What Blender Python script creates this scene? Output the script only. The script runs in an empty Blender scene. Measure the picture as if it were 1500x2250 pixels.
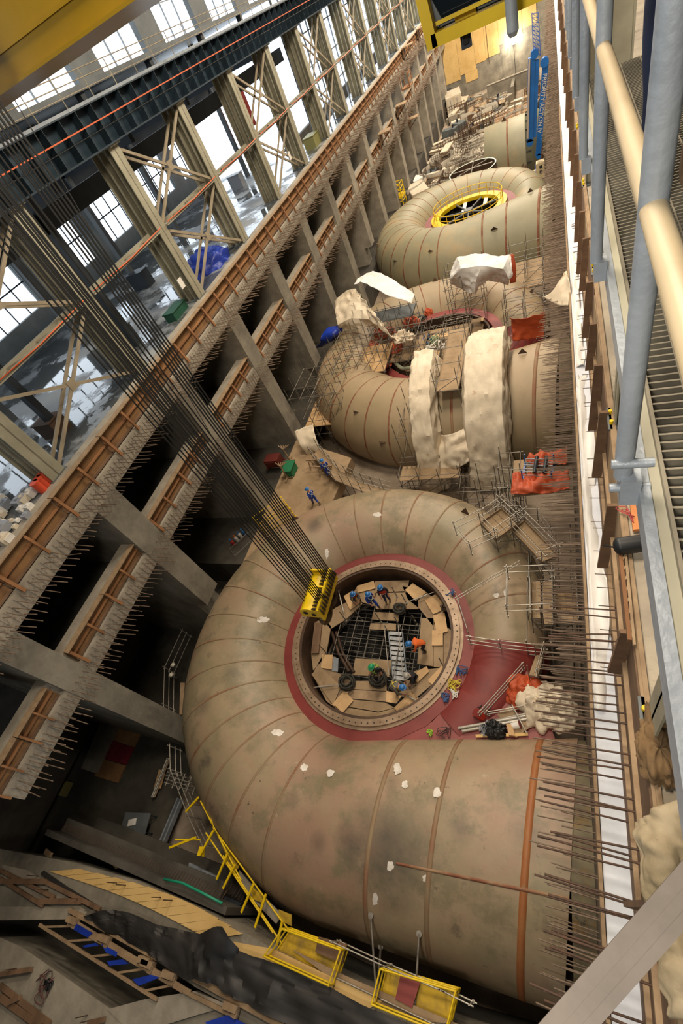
import bpy, bmesh, math, random
from mathutils import Vector, Matrix, Quaternion
from mathutils import noise as mnoise
random.seed(7)
C = bpy.context.collection
sc = bpy.context.scene
PI = math.pi

# ------------------------------------------------------------------ camera
RT = Vector((0.90163549, 0.24941736, -0.35333330))
UP = Vector((0.02303276, 0.78811146, 0.61510147))
FW = Vector((-0.43188301, 0.56273555, -0.70484450))
FPX = 1015.89
cam = bpy.data.cameras.new('camera')
cam.sensor_fit = 'VERTICAL'; cam.sensor_height = 36.0; cam.sensor_width = 24.0
cam.lens = FPX / 2250 * 36.0
cam.clip_start = 0.05; cam.clip_end = 600
co = bpy.data.objects.new('camera', cam); C.objects.link(co)
m = Matrix.Identity(4)
for i in range(3):
    m[i][0] = RT[i]; m[i][1] = UP[i]; m[i][2] = -FW[i]
co.matrix_world = m
sc.camera = co
sc.view_settings.view_transform = 'Standard'
sc.view_settings.look = 'None'
sc.view_settings.gamma = 1.0
sc.view_settings.use_curve_mapping = False
sc.view_settings.exposure = 0.0
sc.cycles.max_bounces = 6
sc.cycles.use_denoising = True

def ray(px, py):
    return RT * ((px - 750) / FPX) - UP * ((py - 1125) / FPX) + FW
def az(px, py, z):
    d = ray(px, py); return d * (z / d.z)
def ax(px, py, x):
    d = ray(px, py); return d * (x / d.x)
def ay(px, py, y):
    d = ray(px, py); return d * (y / d.y)

# ------------------------------------------------------------------ world + lights
w = bpy.data.worlds.new('world'); sc.world = w; w.use_nodes = True
bg = w.node_tree.nodes['Background']
bg.inputs['Color'].default_value = (0.80, 0.90, 1.0, 1); bg.inputs['Strength'].default_value = 3.2

def area(name, loc, size, power, col, rot=(0, 0, 0), sy=None):
    l = bpy.data.lights.new(name, 'AREA'); l.energy = power; l.color = col
    l.shape = 'RECTANGLE'; l.size = size; l.size_y = sy or size
    o = bpy.data.objects.new(name, l); o.location = loc; o.rotation_euler = rot; C.objects.link(o); return o
WARM = (1.0, 0.86, 0.68)
for i, (x, y, p) in enumerate([(-3, 9, 4300), (-8, 25, 5600), (-8, 44, 6500), (-8, 66, 7500), (-8, 90, 13000), (-9, 118, 20000)]):
    area('high_bay_light', (x, y, 9.5), 6, p, WARM)
area('added_near_fill', (-3.5, -7, 6), 3, 1900, (1, .93, .82), rot=(math.radians(62), 0, math.radians(-12)))  # added fill behind the camera, brightens cab, railing and near steel
area('added_annex_fill', (-31, 30, 1.2), 8, 1500, (0.78, 0.88, 1.0), sy=60)  # added cool fill under the annex ceiling, standing in for skylight

# ------------------------------------------------------------------ materials
def lin(h):
    h = h.lstrip('#'); o = []
    for i in (0, 2, 4):
        c = int(h[i:i + 2], 16) / 255
        o.append(c / 12.92 if c <= 0.04045 else ((c + 0.055) / 1.055) ** 2.4)
    return (*o, 1)
MATS = {}
def mat(name, a, b=None, scale=1.0, rough=0.7, metal=0.0, bump=0.0, bscale=None, stretch=(1, 1, 1), lo=0.35, hi=0.65, detail=6, emit=0, spots=None, rlo=None):
    if name in MATS: return MATS[name]
    mt = bpy.data.materials.new(name); mt.use_nodes = True; nt = mt.node_tree; N = nt.nodes; L = nt.links
    bs = N['Principled BSDF']; bs.inputs['Roughness'].default_value = rough; bs.inputs['Metallic'].default_value = metal
    tc = N.new('ShaderNodeTexCoord'); mp = N.new('ShaderNodeMapping'); mp.inputs['Scale'].default_value = stretch
    L.new(tc.outputs['Object'], mp.inputs['Vector'])
    if b:
        nz = N.new('ShaderNodeTexNoise'); nz.inputs['Scale'].default_value = scale; nz.inputs['Detail'].default_value = detail
        nz.inputs['Roughness'].default_value = 0.65
        L.new(mp.outputs['Vector'], nz.inputs['Vector'])
        cr = N.new('ShaderNodeValToRGB'); cr.color_ramp.elements[0].position = lo; cr.color_ramp.elements[1].position = hi
        cr.color_ramp.elements[0].color = lin(a); cr.color_ramp.elements[1].color = lin(b)
        L.new(nz.outputs['Fac'], cr.inputs['Fac']); out = cr.outputs['Color']
        if rlo is not None:
            mr = N.new('ShaderNodeMapRange'); mr.inputs['From Min'].default_value = lo; mr.inputs['From Max'].default_value = hi
            mr.inputs['To Min'].default_value = rlo; mr.inputs['To Max'].default_value = rough
            L.new(nz.outputs['Fac'], mr.inputs['Value']); L.new(mr.outputs['Result'], bs.inputs['Roughness'])
        for (sp, ssc, slo, shi, sst) in (spots or []):
            n2 = N.new('ShaderNodeTexNoise'); n2.inputs['Scale'].default_value = ssc; n2.inputs['Detail'].default_value = 8
            n2.inputs['Roughness'].default_value = 0.72
            m2 = N.new('ShaderNodeMapping'); m2.inputs['Scale'].default_value = sst; m2.inputs['Location'].default_value = (ssc * 3.7, slo * 11, 2.2)
            L.new(tc.outputs['Object'], m2.inputs['Vector']); L.new(m2.outputs['Vector'], n2.inputs['Vector'])
            r2 = N.new('ShaderNodeMapRange'); r2.inputs['From Min'].default_value = slo; r2.inputs['From Max'].default_value = shi
            L.new(n2.outputs['Fac'], r2.inputs['Value'])
            mx = N.new('ShaderNodeMix'); mx.data_type = 'RGBA'
            L.new(r2.outputs['Result'], mx.inputs[0]); L.new(out, mx.inputs[6]); mx.inputs[7].default_value = lin(sp)
            out = mx.outputs[2]
        L.new(out, bs.inputs['Base Color'])
    else:
        bs.inputs['Base Color'].default_value = lin(a)
    if emit:
        bs.inputs['Emission Color'].default_value = lin(a); bs.inputs['Emission Strength'].default_value = emit
    if bump:
        n3 = N.new('ShaderNodeTexNoise'); n3.inputs['Scale'].default_value = bscale or scale * 4; n3.inputs['Detail'].default_value = 5
        L.new(mp.outputs['Vector'], n3.inputs['Vector'])
        bp = N.new('ShaderNodeBump'); bp.inputs['Strength'].default_value = bump; bp.inputs['Distance'].default_value = 0.05
        L.new(n3.outputs['Fac'], bp.inputs['Height']); L.new(bp.outputs['Normal'], bs.inputs['Normal'])
    MATS[name] = mt; return mt

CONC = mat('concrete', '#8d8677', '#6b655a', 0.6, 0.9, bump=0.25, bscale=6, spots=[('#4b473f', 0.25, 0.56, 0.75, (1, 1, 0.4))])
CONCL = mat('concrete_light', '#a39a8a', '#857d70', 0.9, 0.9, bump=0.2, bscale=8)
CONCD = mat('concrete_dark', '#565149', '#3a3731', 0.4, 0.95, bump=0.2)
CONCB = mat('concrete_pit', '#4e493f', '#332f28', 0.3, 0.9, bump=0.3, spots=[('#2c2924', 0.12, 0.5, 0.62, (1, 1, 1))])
HALLF = mat('hall_floor', '#484b4c', '#8b8e8f', 0.22, 0.75, rlo=0.03, lo=0.48, hi=0.6, bump=0.03, bscale=3)
SCR1 = mat('scroll_plate_dusty', '#a28d72', '#8c8064', 0.28, 0.48, bump=0.08, bscale=5, lo=0.4, hi=0.62,
           spots=[('#9a7c66', 0.16, 0.44, 0.62, (1, 1, 1)), ('#80745a', 0.5, 0.5, 0.62, (1, 1, 1)), ('#5a5146', 0.4, 0.60, 0.74, (1, 1, 1)), ('#3f3a32', 3.0, 0.63, 0.72, (1, 1, 1)), ('#b09c82', 1.6, 0.63, 0.72, (1, 1, 1))])
SCR2 = mat('scroll_plate_tan', '#a28c6f', '#8f8062', 0.25, 0.55, bump=0.05, bscale=4, spots=[('#8f7a5c', 0.5, 0.58, 0.8, (1, 1, 1))])
SCR3 = mat('scroll_plate_green', '#999175', '#878268', 0.25, 0.55, spots=[('#a58f6a', 0.3, 0.5, 0.7, (1, 1, 1))])
SEAM = mat('seam_primer', '#7d4a32', '#947556', 0.6, 0.7, lo=0.45, hi=0.6)
SEAMB = mat('seam_primer_bright', '#94562e', '#9c683c', 1.2, 0.6, spots=[('#8a7a5c', 1.3, 0.6, 0.7, (1, 1, 1))])
SEAMF = mat('seam_faint', '#8c785c', '#87593f', 0.4, 0.7, lo=0.45, hi=0.7)
RED = mat('red_primer', '#702521', '#80322c', 0.6, 0.55, bump=0.05, spots=[('#b0685a', 2.2, 0.66, 0.8, (1, 1, 1)), ('#5c1d1b', 0.4, 0.55, 0.8, (1, 1, 1))])
REDF = mat('red_primer_faded', '#8d3d38', '#7a332f', 1.0, 0.6)
PINK = mat('red_floor', '#8c3d37', '#7a312c', 0.7, 0.5, spots=[('#a86a5c', 0.7, 0.56, 0.8, (1, 1, 1))])
FLANGE = mat('machined_flange', '#a89078', '#7d664e', 1.5, 0.45, 0.3, lo=0.3, hi=0.7)
BROWNST = mat('brown_steel', '#5c4534', '#3d2e24', 0.9, 0.6, 0.3)
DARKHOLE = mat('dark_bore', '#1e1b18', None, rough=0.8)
STEELG = mat('galvanised_steel', '#9aa0a6', '#7d848c', 1.6, 0.45, 0.25, bump=0.1, bscale=30)
SCAF = mat('scaffold_tube_steel', '#8b857b', '#6b645a', 2, 0.45, 0.5)
SCAFB = mat('scaffold_tube_bright', '#b8b2a6', '#958e82', 2, 0.4, 0.4)
REBAR = mat('rebar_rust', '#5f4535', '#43352b', 2.5, 0.75, 0.2)
REBARL = mat('rebar_grey', '#8a7766', '#6b5a4a', 2.5, 0.7, 0.2)
WOOD = mat('formwork_timber', '#9a6c45', '#77502f', 1.4, 0.8, stretch=(1, 0.2, 1), bump=0.1)
WOODD = mat('formwork_timber_weathered', '#80634a', '#624a36', 1.4, 0.85, stretch=(1, 0.2, 1))
WOODL = mat('timber_pale', '#a08768', '#846c52', 2, 0.8, bump=0.1)
PLY = mat('plywood', '#cfab7c', '#b89468', 0.8, 0.75, stretch=(1, 1, 1), bump=0.05, spots=[('#7c5a3a', 1.1, 0.6, 0.8, (1, 1, 1))])
PLYD = mat('plywood_used', '#a08768', '#877052', 0.8, 0.8, spots=[('#5c4430', 1.5, 0.58, 0.8, (1, 1, 1))])
PLYO = mat('plywood_orange', '#8c683f', '#705033', 0.9, 0.75, spots=[('#6b4020', 1.2, 0.6, 0.75, (1, 1, 1))])
PLYY = mat('plywood_yellow', '#d6b476', '#c4a060', 0.5, 0.75, spots=[('#a38250', 1.0, 0.6, 0.75, (1, 1, 1))])
CREAM = mat('cream_steel', '#9d9985', '#827d6b', 0.5, 0.5, bump=0.03, spots=[('#6f6a58', 0.5, 0.6, 0.8, (1, 1, 0.2))])
CREAMD = mat('cream_steel_tan', '#9c907a', '#827662', 0.8, 0.5)
TEAL = mat('crane_girder_teal', '#2d3c47', '#233039', 0.5, 0.45, 0.2)
DARKST = mat('dark_structural_steel', '#30373e', '#22272c', 0.6, 0.5, 0.2)
GREYST = mat('grey_painted_steel', '#6a6f70', '#55595b', 0.6, 0.5, 0.2)
ORANGE = mat('orange_plastic', '#e0602a', '#c9501f', 2, 0.5)
ORTARP = mat('orange_tarp_cloth', '#c2552c', '#a84626', 0.8, 0.6, bump=0.3, bscale=2)
WTARP = mat('white_tarp_cloth', '#dccfb8', '#cbbba2', 0.5, 0.65, bump=0.3, bscale=5, spots=[('#a8825c', 1.4, 0.60, 0.74, (1, 1, 1))])
WTARPC = mat('white_tarp_clean', '#e4e2de', '#d2cfca', 0.6, 0.6, bump=0.3, bscale=5)
BTARP = mat('blue_tarp_cloth', '#1f3fb0', '#152c84', 0.8, 0.45, bump=0.3, bscale=2)
BLKTARP = mat('black_tarp_cloth', '#33302e', '#262422', 0.7, 0.55, bump=0.25, bscale=1.6)
YEL = mat('yellow_paint', '#ecc80e', '#d8b40c', 0.8, 0.45)
YELW = mat('yellow_paint_worn', '#c9a416', '#8d7430', 1.5, 0.6, lo=0.4, hi=0.7)
YELC = mat('yellow_crane_paint', '#8f7200', '#806500', 0.3, 0.4)
BLUEP = mat('pump_blue_paint', '#1767b8', '#12569c', 0.6, 0.4)
ROPE = mat('black_wire_rope', '#15130f', None, rough=0.6)
GLASS = mat('dark_glass', '#141c22', None, rough=0.08)
WHITE = mat('white_paint', '#e6e2da', '#d0cbc2', 1, 0.6)
CONTW = mat('container_white', '#cfc3ae', '#b8ab95', 0.6, 0.6)
GREEN = mat('green_plastic', '#1c6b45', None, rough=0.6)
BLACKP = mat('black_plastic', '#17181a', None, rough=0.5)
GREYP = mat('grey_plastic', '#8d9096', None, rough=0.5)
RUBBLE = mat('site_floor', '#a39380', '#7d6e5e', 0.5, 0.95, bump=0.4, bscale=2, spots=[('#b09a80', 1.2, 0.58, 0.75, (1, 1, 1))])
GRATE = mat('grating_steel', '#3c4043', '#2d3033', 3, 0.5, 0.5)
GRATEE = mat('grating_edge_steel', '#8b8474', '#6d675a', 3, 0.5, 0.5)
RAILCR = mat('handrail_cream', '#b3a283', '#9c8b6d', 1.5, 0.45, bump=0.04)
PURPLE = mat('red_board', '#7a1526', '#5f101e', 1, 0.7)

# ------------------------------------------------------------------ mesh builder
class MB:
    def __init__(s): s.v = []; s.f = []; s.mi = []; s.sm = []
    def add(s, vs, fs, mi=0, smooth=False):
        b = len(s.v); s.v += [tuple(v) for v in vs]
        for f in fs: s.f.append(tuple(b + i for i in f)); s.mi.append(mi); s.sm.append(smooth)
        return s
    def box(s, lo, hi, mi=0):
        x0, y0, z0 = lo; x1, y1, z1 = hi
        vs = [(x0, y0, z0), (x1, y0, z0), (x1, y1, z0), (x0, y1, z0), (x0, y0, z1), (x1, y0, z1), (x1, y1, z1), (x0, y1, z1)]
        return s.add(vs, [(0, 3, 2, 1), (4, 5, 6, 7), (0, 1, 5, 4), (1, 2, 6, 5), (2, 3, 7, 6), (3, 0, 4, 7)], mi)
    def obox(s, c, X, Y, Z, mi=0):   # centre, half-vectors
        c = Vector(c); vs = []
        for k in (-1, 1):
            for a, b in ((-1, -1), (1, -1), (1, 1), (-1, 1)): vs.append(c + X * a + Y * b + Z * k)
        return s.add(vs, [(0, 3, 2, 1), (4, 5, 6, 7), (0, 1, 5, 4), (1, 2, 6, 5), (2, 3, 7, 6), (3, 0, 4, 7)], mi)
    def bar(s, p, q, w_, h_, up=(0, 0, 1), mi=0):
        p = Vector(p); q = Vector(q); d = q - p
        if d.length < 1e-6: return s
        dn = d.normalized(); u = Vector(up)
        if abs(dn.dot(u)) > 0.99: u = Vector((1, 0, 0)) if abs(dn.x) < 0.9 else Vector((0, 1, 0))
        sd = dn.cross(u).normalized(); u2 = sd.cross(dn).normalized()
        return s.obox((p + q) / 2, d / 2, sd * (w_ / 2), u2 * (h_ / 2), mi)
    def tube(s, p, q, r, n=8, mi=0, r2=None, caps=True):
        p = Vector(p); q = Vector(q); d = q - p
        if d.length < 1e-6: return s
        dn = d.normalized(); u = Vector((0, 0, 1)) if abs(dn.z) < 0.9 else Vector((1, 0, 0))
        a = dn.cross(u).normalized(); b = dn.cross(a); r2 = r if r2 is None else r2; vs = []
        for (c, rr) in ((p, r), (q, r2)):
            for i in range(n):
                t = 2 * PI * i / n; vs.append(c + a * (rr * math.cos(t)) + b * (rr * math.sin(t)))
        s.add(vs, [(i, (i + 1) % n, n + (i + 1) % n, n + i) for i in range(n)], mi, n > 5)
        if caps: s.add(vs, [tuple(range(n - 1, -1, -1)), tuple(range(n, 2 * n))], mi)
        return s
    def path(s, pts, r, n=6, mi=0):
        pts = [Vector(p) for p in pts]; rings = []
        for i, p in enumerate(pts):
            d = (pts[min(i + 1, len(pts) - 1)] - pts[max(i - 1, 0)]).normalized()
            u = Vector((0, 0, 1)) if abs(d.z) < 0.9 else Vector((1, 0, 0))
            a = d.cross(u).normalized(); b = d.cross(a)
            rings.append([p + a * (r * math.cos(2 * PI * k / n)) + b * (r * math.sin(2 * PI * k / n)) for k in range(n)])
        vs = [v for g in rings for v in g]; fs = []
        for i in range(len(pts) - 1):
            for k in range(n): fs.append((i * n + k, i * n + (k + 1) % n, (i + 1) * n + (k + 1) % n, (i + 1) * n + k))
        fs.append(tuple(range(n - 1, -1, -1))); fs.append(tuple((len(pts) - 1) * n + k for k in range(n)))
        return s.add(vs, fs, mi, True)
    def loft(s, rings, mi=0, closed=True, smooth=True):
        n = len(rings[0]); vs = [v for g in rings for v in g]; fs = []
        for i in range(len(rings) - 1):
            for k in range(n if closed else n - 1):
                fs.append((i * n + k, i * n + (k + 1) % n, (i + 1) * n + (k + 1) % n, (i + 1) * n + k))
        return s.add(vs, fs, mi, smooth)
    def prism(s, poly, z0, z1, mi=0):  # poly in xy
        n = len(poly); vs = [(p[0], p[1], z0) for p in poly] + [(p[0], p[1], z1) for p in poly]
        s.add(vs, [(i, (i + 1) % n, n + (i + 1) % n, n + i) for i in range(n)] + [tuple(range(n - 1, -1, -1)), tuple(range(n, 2 * n))], mi)
        return s
    def slab(s, pts, t, mi=0):       # planar polygon in 3-D extruded down by t
        n = len(pts); vs = [Vector(p) for p in pts] + [Vector(p) - Vector((0, 0, t)) for p in pts]
        return s.add(vs, [(i, (i + 1) % n, n + (i + 1) % n, n + i) for i in range(n)] + [tuple(range(n)), tuple(range(2 * n - 1, n - 1, -1))], mi)
    def build(s, name, mats, parent=None, kind=None, label=None):
        me = bpy.data.meshes.new(name); me.from_pydata(s.v, [], s.f)
        for mt in (mats if isinstance(mats, (list, tuple)) else [mats]): me.materials.append(mt)
        for p, i, sm in zip(me.polygons, s.mi, s.sm): p.material_index = i; p.use_smooth = sm
        bm = bmesh.new(); bm.from_mesh(me); bmesh.ops.recalc_face_normals(bm, faces=bm.faces); bm.to_mesh(me); bm.free()
        o = bpy.data.objects.new(name, me); C.objects.link(o)
        if parent: o.parent = parent
        if kind: o['kind'] = kind
        if label: o['label'] = label
        return o
def tag(o, label, cat, group=None, kind=None):
    o['label'] = label; o['category'] = cat
    if group: o['group'] = group
    if kind: o['kind'] = kind
    return o
def empty(name, loc=(0, 0, 0), rz=0, label=None, cat=None, group=None):
    o = bpy.data.objects.new(name, None); o.location = loc; o.rotation_euler = (0, 0, rz); o.empty_display_size = 0.2
    C.objects.link(o)
    if label: tag(o, label, cat, group)
    return o
def struct(name, mb, m_): return mb.build(name, m_, kind='structure')
KIDS = {}
def copy_tree(o, loc=None, rz=None, label=None, group=None):
    def cp(a, par):
        c = a.copy(); C.objects.link(c)
        if par: c.parent = par
        for ch in a.children: cp(ch, c)
        return c
    c = cp(o, None)
    if loc is not None: c.location = loc
    if rz is not None: c.rotation_euler = (0, 0, rz)
    if label: c['label'] = label
    if group: c['group'] = group
    return c
def V(*a): return Vector(a)
# ------------------------------------------------------------------ the setting
_o = 'first second third fourth fifth sixth seventh eighth ninth tenth eleventh twelfth thirteenth fourteenth fifteenth sixteenth seventeenth eighteenth nineteenth twentieth'.split()
ORD = _o + ['twenty-' + w_ for w_ in _o[:9]] + ['thirtieth'] + ['thirty-' + w_ for w_ in _o[:9]] + ['fortieth'] + ['forty-' + w_ for w_ in _o[:9]]
XL = -20.5; ZB = -26.0; YE = 140.0
PIERS = [2.9, 10.5, 19.1, 27.0, 35.1, 43.2, 51.3, 59.4, 67.5, 75.6, 83.7, 91.8, 99.9, 108, 116.1, 124.2, 132.3]
mb = MB(); mb.box((-30, 14, ZB - 1), (1, YE, ZB)).box((-20.5, -6, ZB - 1), (1, 14, ZB)); struct('floor', mb, RUBBLE)
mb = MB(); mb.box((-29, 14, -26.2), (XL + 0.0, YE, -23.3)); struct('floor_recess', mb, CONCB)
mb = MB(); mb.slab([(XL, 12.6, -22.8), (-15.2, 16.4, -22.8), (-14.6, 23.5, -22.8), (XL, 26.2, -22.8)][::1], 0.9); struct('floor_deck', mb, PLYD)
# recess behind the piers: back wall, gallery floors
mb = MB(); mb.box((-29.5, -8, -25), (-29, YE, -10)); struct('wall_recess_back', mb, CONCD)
for i, p in enumerate(PIERS):
    mb = MB(); hw = 0.78 if i else 0.6
    if i in (1, 4, 7): mb.box((-29, p - hw, -21.3), (XL + .045, p + hw, -11.7)).box((-29, p - hw, -26.2), (-21.4, p + hw, -21.3))
    else: mb.box((-29, p - hw, -26.2), (XL + .045, p + hw, -11.7))
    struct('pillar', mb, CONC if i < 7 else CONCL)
# concrete bands with blockouts and starter bars
def band(name, zt, zm, zb, y0, y1):
    mb = MB()
    mb.box((-21.6, y0, zb), (XL, y1, zm - 0.02)); mb.box((-21.6, y0, zm - 0.02), (XL - 0.32, y1, zt - 0.05))
    # thin formed grid of vertical ribs on the lower face
    y = y0
    while y < min(y1, 62):
        mb.box((XL, y, zb + 0.05), (XL + 0.03, y + 0.05, zm - 0.1)); y += 0.3
    return struct(name, mb, CONCL)
bu = band('wall_left_upper_band', -9.6, -10.75, -11.75, -3.0, YE)
bl = band('wall_left_lower_band', -14.45, -15.3, -16.3, -1.9, YE)
def rebars(parent, roots, length, r, mat_, mirror=1, tilt=0.12, jit=0.25, first=100, nm='starter_bar'):
    roots = sorted(roots, key=lambda p: p.length); rest = MB()
    for i, p in enumerate(roots):
        L_ = length * (1 + random.uniform(-jit, jit)); q = p + V(mirror * L_, random.uniform(-.06, .06), random.uniform(-tilt, tilt * 0.6))
        if i < first: MB().tube(p, q, r, 6).build(nm, mat_, parent)
        else: rest.tube(p, q, r, 4, caps=False)
    if rest.v: rest.build('starter_bar_mass', mat_, parent, kind='stuff')
def rr(y0, y1, st, zs):
    o = []; y = y0
    while y < y1:
        for z in zs: o.append(V(XL, y + random.uniform(-.05, .05), z + random.uniform(-.06, .06)))
        y += st if y < 40 else st * 1.2
    return o
rebars(bu, rr(-2.5, 120, 0.27, (-11.0, -11.6)), 1.15, 0.022, REBARL)
rebars(bl, rr(-1.6, 120, 0.27, (-15.55, -16.15)), 1.15, 0.02, REBARL)
# pier corner starter bars are denser
for p in PIERS[:5]:
    pass

# formwork panels along the bands
def panel(name, h, L_):
    t = empty(name)
    MB().box((-0.30, 0, -h), (-0.27, L_, 0)).build('plywood_sheet', PLYO, t)
    for z in (-0.03, -h / 2, -h + 0.04):
        mb = MB().box((-0.27, 0, z - 0.045), (-0.16, L_, z + 0.045)); mb.build('waler', WOOD if z > -h + .1 else WOODD, t)
    mb = MB().box((-0.34, 0, -0.02), (0.0, L_, 0.03)); mb.build('cap_board', WOODL, t)
    mb = MB().bar((-0.12, 0.1, 0.02), (0.12, 0.1, -h - 0.30), 0.1, 0.14, (0, 1, 0)); mb.build('strongback', WOOD, t)
    mb = MB().bar((-0.12, L_ / 2, 0.02), (0.10, L_ / 2, -h - 0.22), 0.1, 0.12, (0, 1, 0)); mb.build('strongback', WOOD, t)
    return t
fp = panel('timber_formwork', 1.12, 3.9)
n = 0
for k in range(36):
    y = -3.0 + 3.95 * k
    o = fp if n == 0 else copy_tree(fp)
    o.location = (XL, y, -9.58); n += 1
    tag(o, '%s timber formwork section from the near end in the upper wall band' % ORD[k], 'formwork', 'formwork panels along the upper band')
fl = panel('timber_formwork', 0.85, 3.3)
segs = []
edges = [-2.0] + sum([[p - 0.78, p + 0.78] for p in PIERS], []) + [YE]
n = 0
for a, b in zip(edges[::2], edges[1::2]):
    L0 = (b - a) / 2
    for j in range(2):
        if L0 * 2 < 2: continue
        o = fl if n == 0 else copy_tree(fl)
        o.location = (XL, a + L0 * j, -14.43); o.scale = (1, (L0 - 0.03) / 3.3, 1); n += 1
        tag(o, '%s timber formwork section from the near end in the lower wall band between piers' % ORD[n - 1], 'formwork', 'formwork panels along the lower band')
# end wall, roof, right wall, near wall
mb = MB(); mb.box((-23, YE, ZB), (6, YE + 1, -9.6)); struct('wall_end', mb, CONC)
mb = MB(); mb.box((-24.9, YE + 1, -10), (14, YE + 2, 12)); struct('wall_end_upper', mb, GREYST)
mb = MB(); mb.box((-24, -30, 11.5), (14, YE + 2, 12)); struct('ceiling', mb, GREYST)
mb = MB(); mb.box((12, -30, -10), (12.5, YE + 2, 12)); struct('wall_right_hall', mb, GREYST)
mb = MB(); mb.box((-46, -31, -27), (14, -30, 12)); struct('wall_near_hall', mb, GREYST)
# yellow plywood on the end wall: sheets
shp = empty('plywood_facing', (0, 0, 0), 0, 'pale yellow plywood sheets fixed across the far end wall', 'plywood')
rows = [(-21.4, -18.2, -22.6), (-18.2, -14.8, -22.0), (-14.8, -12.6, -21.2), (-12.6, -9.8, -21.0), (-9.8, -7.4, -19.8), (-7.4, -5.2, -19.6), (-5.2, -2.5, -18.9)]
for (xa, xb, zb_) in rows:
    MB().box((xa + .02, YE - 0.08, zb_), (xb - .02, YE - 0.002, -15.6 + (xa + 21) * 0.02)).build('plywood_sheet', PLYY, shp)
MB().box((-17.2, YE - 0.08, -23.6), (-14.6, YE - 0.002, -22.02)).build('plywood_sheet', PLYY, shp)
for i in range(3):
    z = -13.2 + 0.25 * i
    MB().tube((-21, YE - 0.15, z), (-2, YE - 0.15, z), 0.03, 5).build('wall_conduit', SCAF, shp)
MB().box((-12.15, YE - 0.12, -22), (-12.05, YE - 0.07, -12)).build('joint_strip', BROWNST, shp)
# hall floor on the left and its far wall with windows
mb = MB(); mb.box((-46, -30, -10.2), (-20.9, 61, -9.7)).box((-24.6, 61, -10.2), (-20.9, YE, -9.7)); struct('floor_hall', mb, HALLF)
mb = MB(); mb.box((-46, -30, 1.4), (-24, 61.3, 1.7)); struct('ceiling_annex', mb, GREYST)
WX = -38.0
mb = MB()
# wall with window openings : sill band, header band and mullion piers
mb.box((WX - .4, -30, -10), (WX, 61, -7.6)); mb.box((WX - .4, -30, -3.6), (WX, 61, 1.5))
y = -28; 
while y < 60:
    mb.box((WX - .4, y, -7.6), (WX, y + 2.2, -3.6)); y += 8.1
struct('wall_annex', mb, mat('annex_wall', '#7d8484', '#6a7070', 0.5, 0.7))
y = -28; n = 1
while y < 54:
    mb = MB()
    for k in range(5): mb.box((WX - .2, y + 2.2 + k * 1.47, -7.6), (WX - .1, y + 2.28 + k * 1.47, -3.6))
    mb.box((WX - .2, y + 2.2, -5.7), (WX - .1, y + 8.1, -5.6))
    struct('window_%d' % n, mb, DARKST); n += 1; y += 8.1
# slender dark columns and beams of the annex behind the hall columns
y = 5.5
while y < 58:
    mb = MB(); mb.box((-24.6, y, -9.7), (-24.2, y + .4, 1.4)); struct('pillar_annex', mb, DARKST)
    mb = MB(); mb.box((-31.2, y + 2, -9.7), (-30.8, y + 2.4, 1.4)); struct('pillar_annex', mb, GREYST)
    mb = MB(); mb.box((WX, y + 2, -1.6), (-24.2, y + 2.4, -0.9)); struct('beam_annex', mb, DARKST)
    y += 8.1
for z, x in ((-2.3, -24.4), (-2.0, -31)):
    mb = MB(); mb.box((x - .3, -10, z - .5), (x, 61, z + .5)); struct('beam_annex', mb, DARKST)
# upper side wall of the high bay with large openings (X = -24.5, above the crane rail)
mb = MB()
mb.box((-24.9, -30, 6.5), (-24.5, YE, 12))
y = -26
while y < YE:
    mb.box((-24.9, y, 1.4), (-24.5, y + 2.6, 6.5)); y += 8.1
struct('wall_left_clerestory', mb, GREYST)
y = -23.4 + 0.0; n = 1
while y < YE:
    mb = MB()
    for k in range(1, 3): mb.box((-24.8, y + k * 1.8, 1.4), (-24.7, y + k * 1.8 + .08, 6.5))
    for k in range(6): mb.box((-24.8, y, 3.6 + k * .5), (-24.72, y + 5.5, 3.66 + k * .5))
    struct('window_clerestory_%d' % n, mb, STEELG); n += 1; y += 8.1
# far bays : translucent glazing bars
y = 61
while y < YE:
    mb = MB(); mb.box((-24.0, y, -9.7), (-23.85, y + .12, 1.4)); struct('window_mullion', mb, STEELG); y += 2.0
for z in (-7.2, -4.6, -2.0):
    mb = MB(); mb.box((-24.0, 61, z), (-23.85, YE, z + .12)); struct('window_transom', mb, STEELG)

# ------------------------------------------------------------------ hall columns, runway girder, bracing
def hall_column():
    t = empty('hall_column')
    MB().box((-22.9, -0.04, -9.7), (-21.5, 0.04, -1.0)).build('web', CREAM, t)
    MB().box((-21.56, -0.45, -9.7), (-21.5, 0.45, -1.0)).build('flange', CREAM, t)
    MB().box((-22.9, -0.45, -9.7), (-22.84, 0.45, -1.0)).build('flange', CREAM, t)
    MB().box((-22.45, -0.38, -9.7), (-22.38, 0.0, -1.0)).box((-21.95, -0.38, -9.7), (-21.88, 0, -1.0)).build('channel_rib', CREAM, t)
    MB().box((-23.0, -0.55, -9.7), (-21.4, 0.55, -9.62)).build('base_plate', GREYST, t)
    MB().box((-22.95, -0.5, -1.08), (-21.3, 0.5, -1.0)).build('cap_plate', CREAM, t)
    return t
CY = [2.3 + 8.1 * k for k in range(-1, 17)]
hc = hall_column(); names = ['', 'with taped sign low on its face']
for i, y in enumerate(CY):
    o = hc if i == 0 else copy_tree(hc)
    o.location = (0, y, 0)
    tag(o, '%s cream steel H column from the near end under the dark runway girder' % ORD[i], 'column', 'cream columns under the runway girder')
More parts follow.
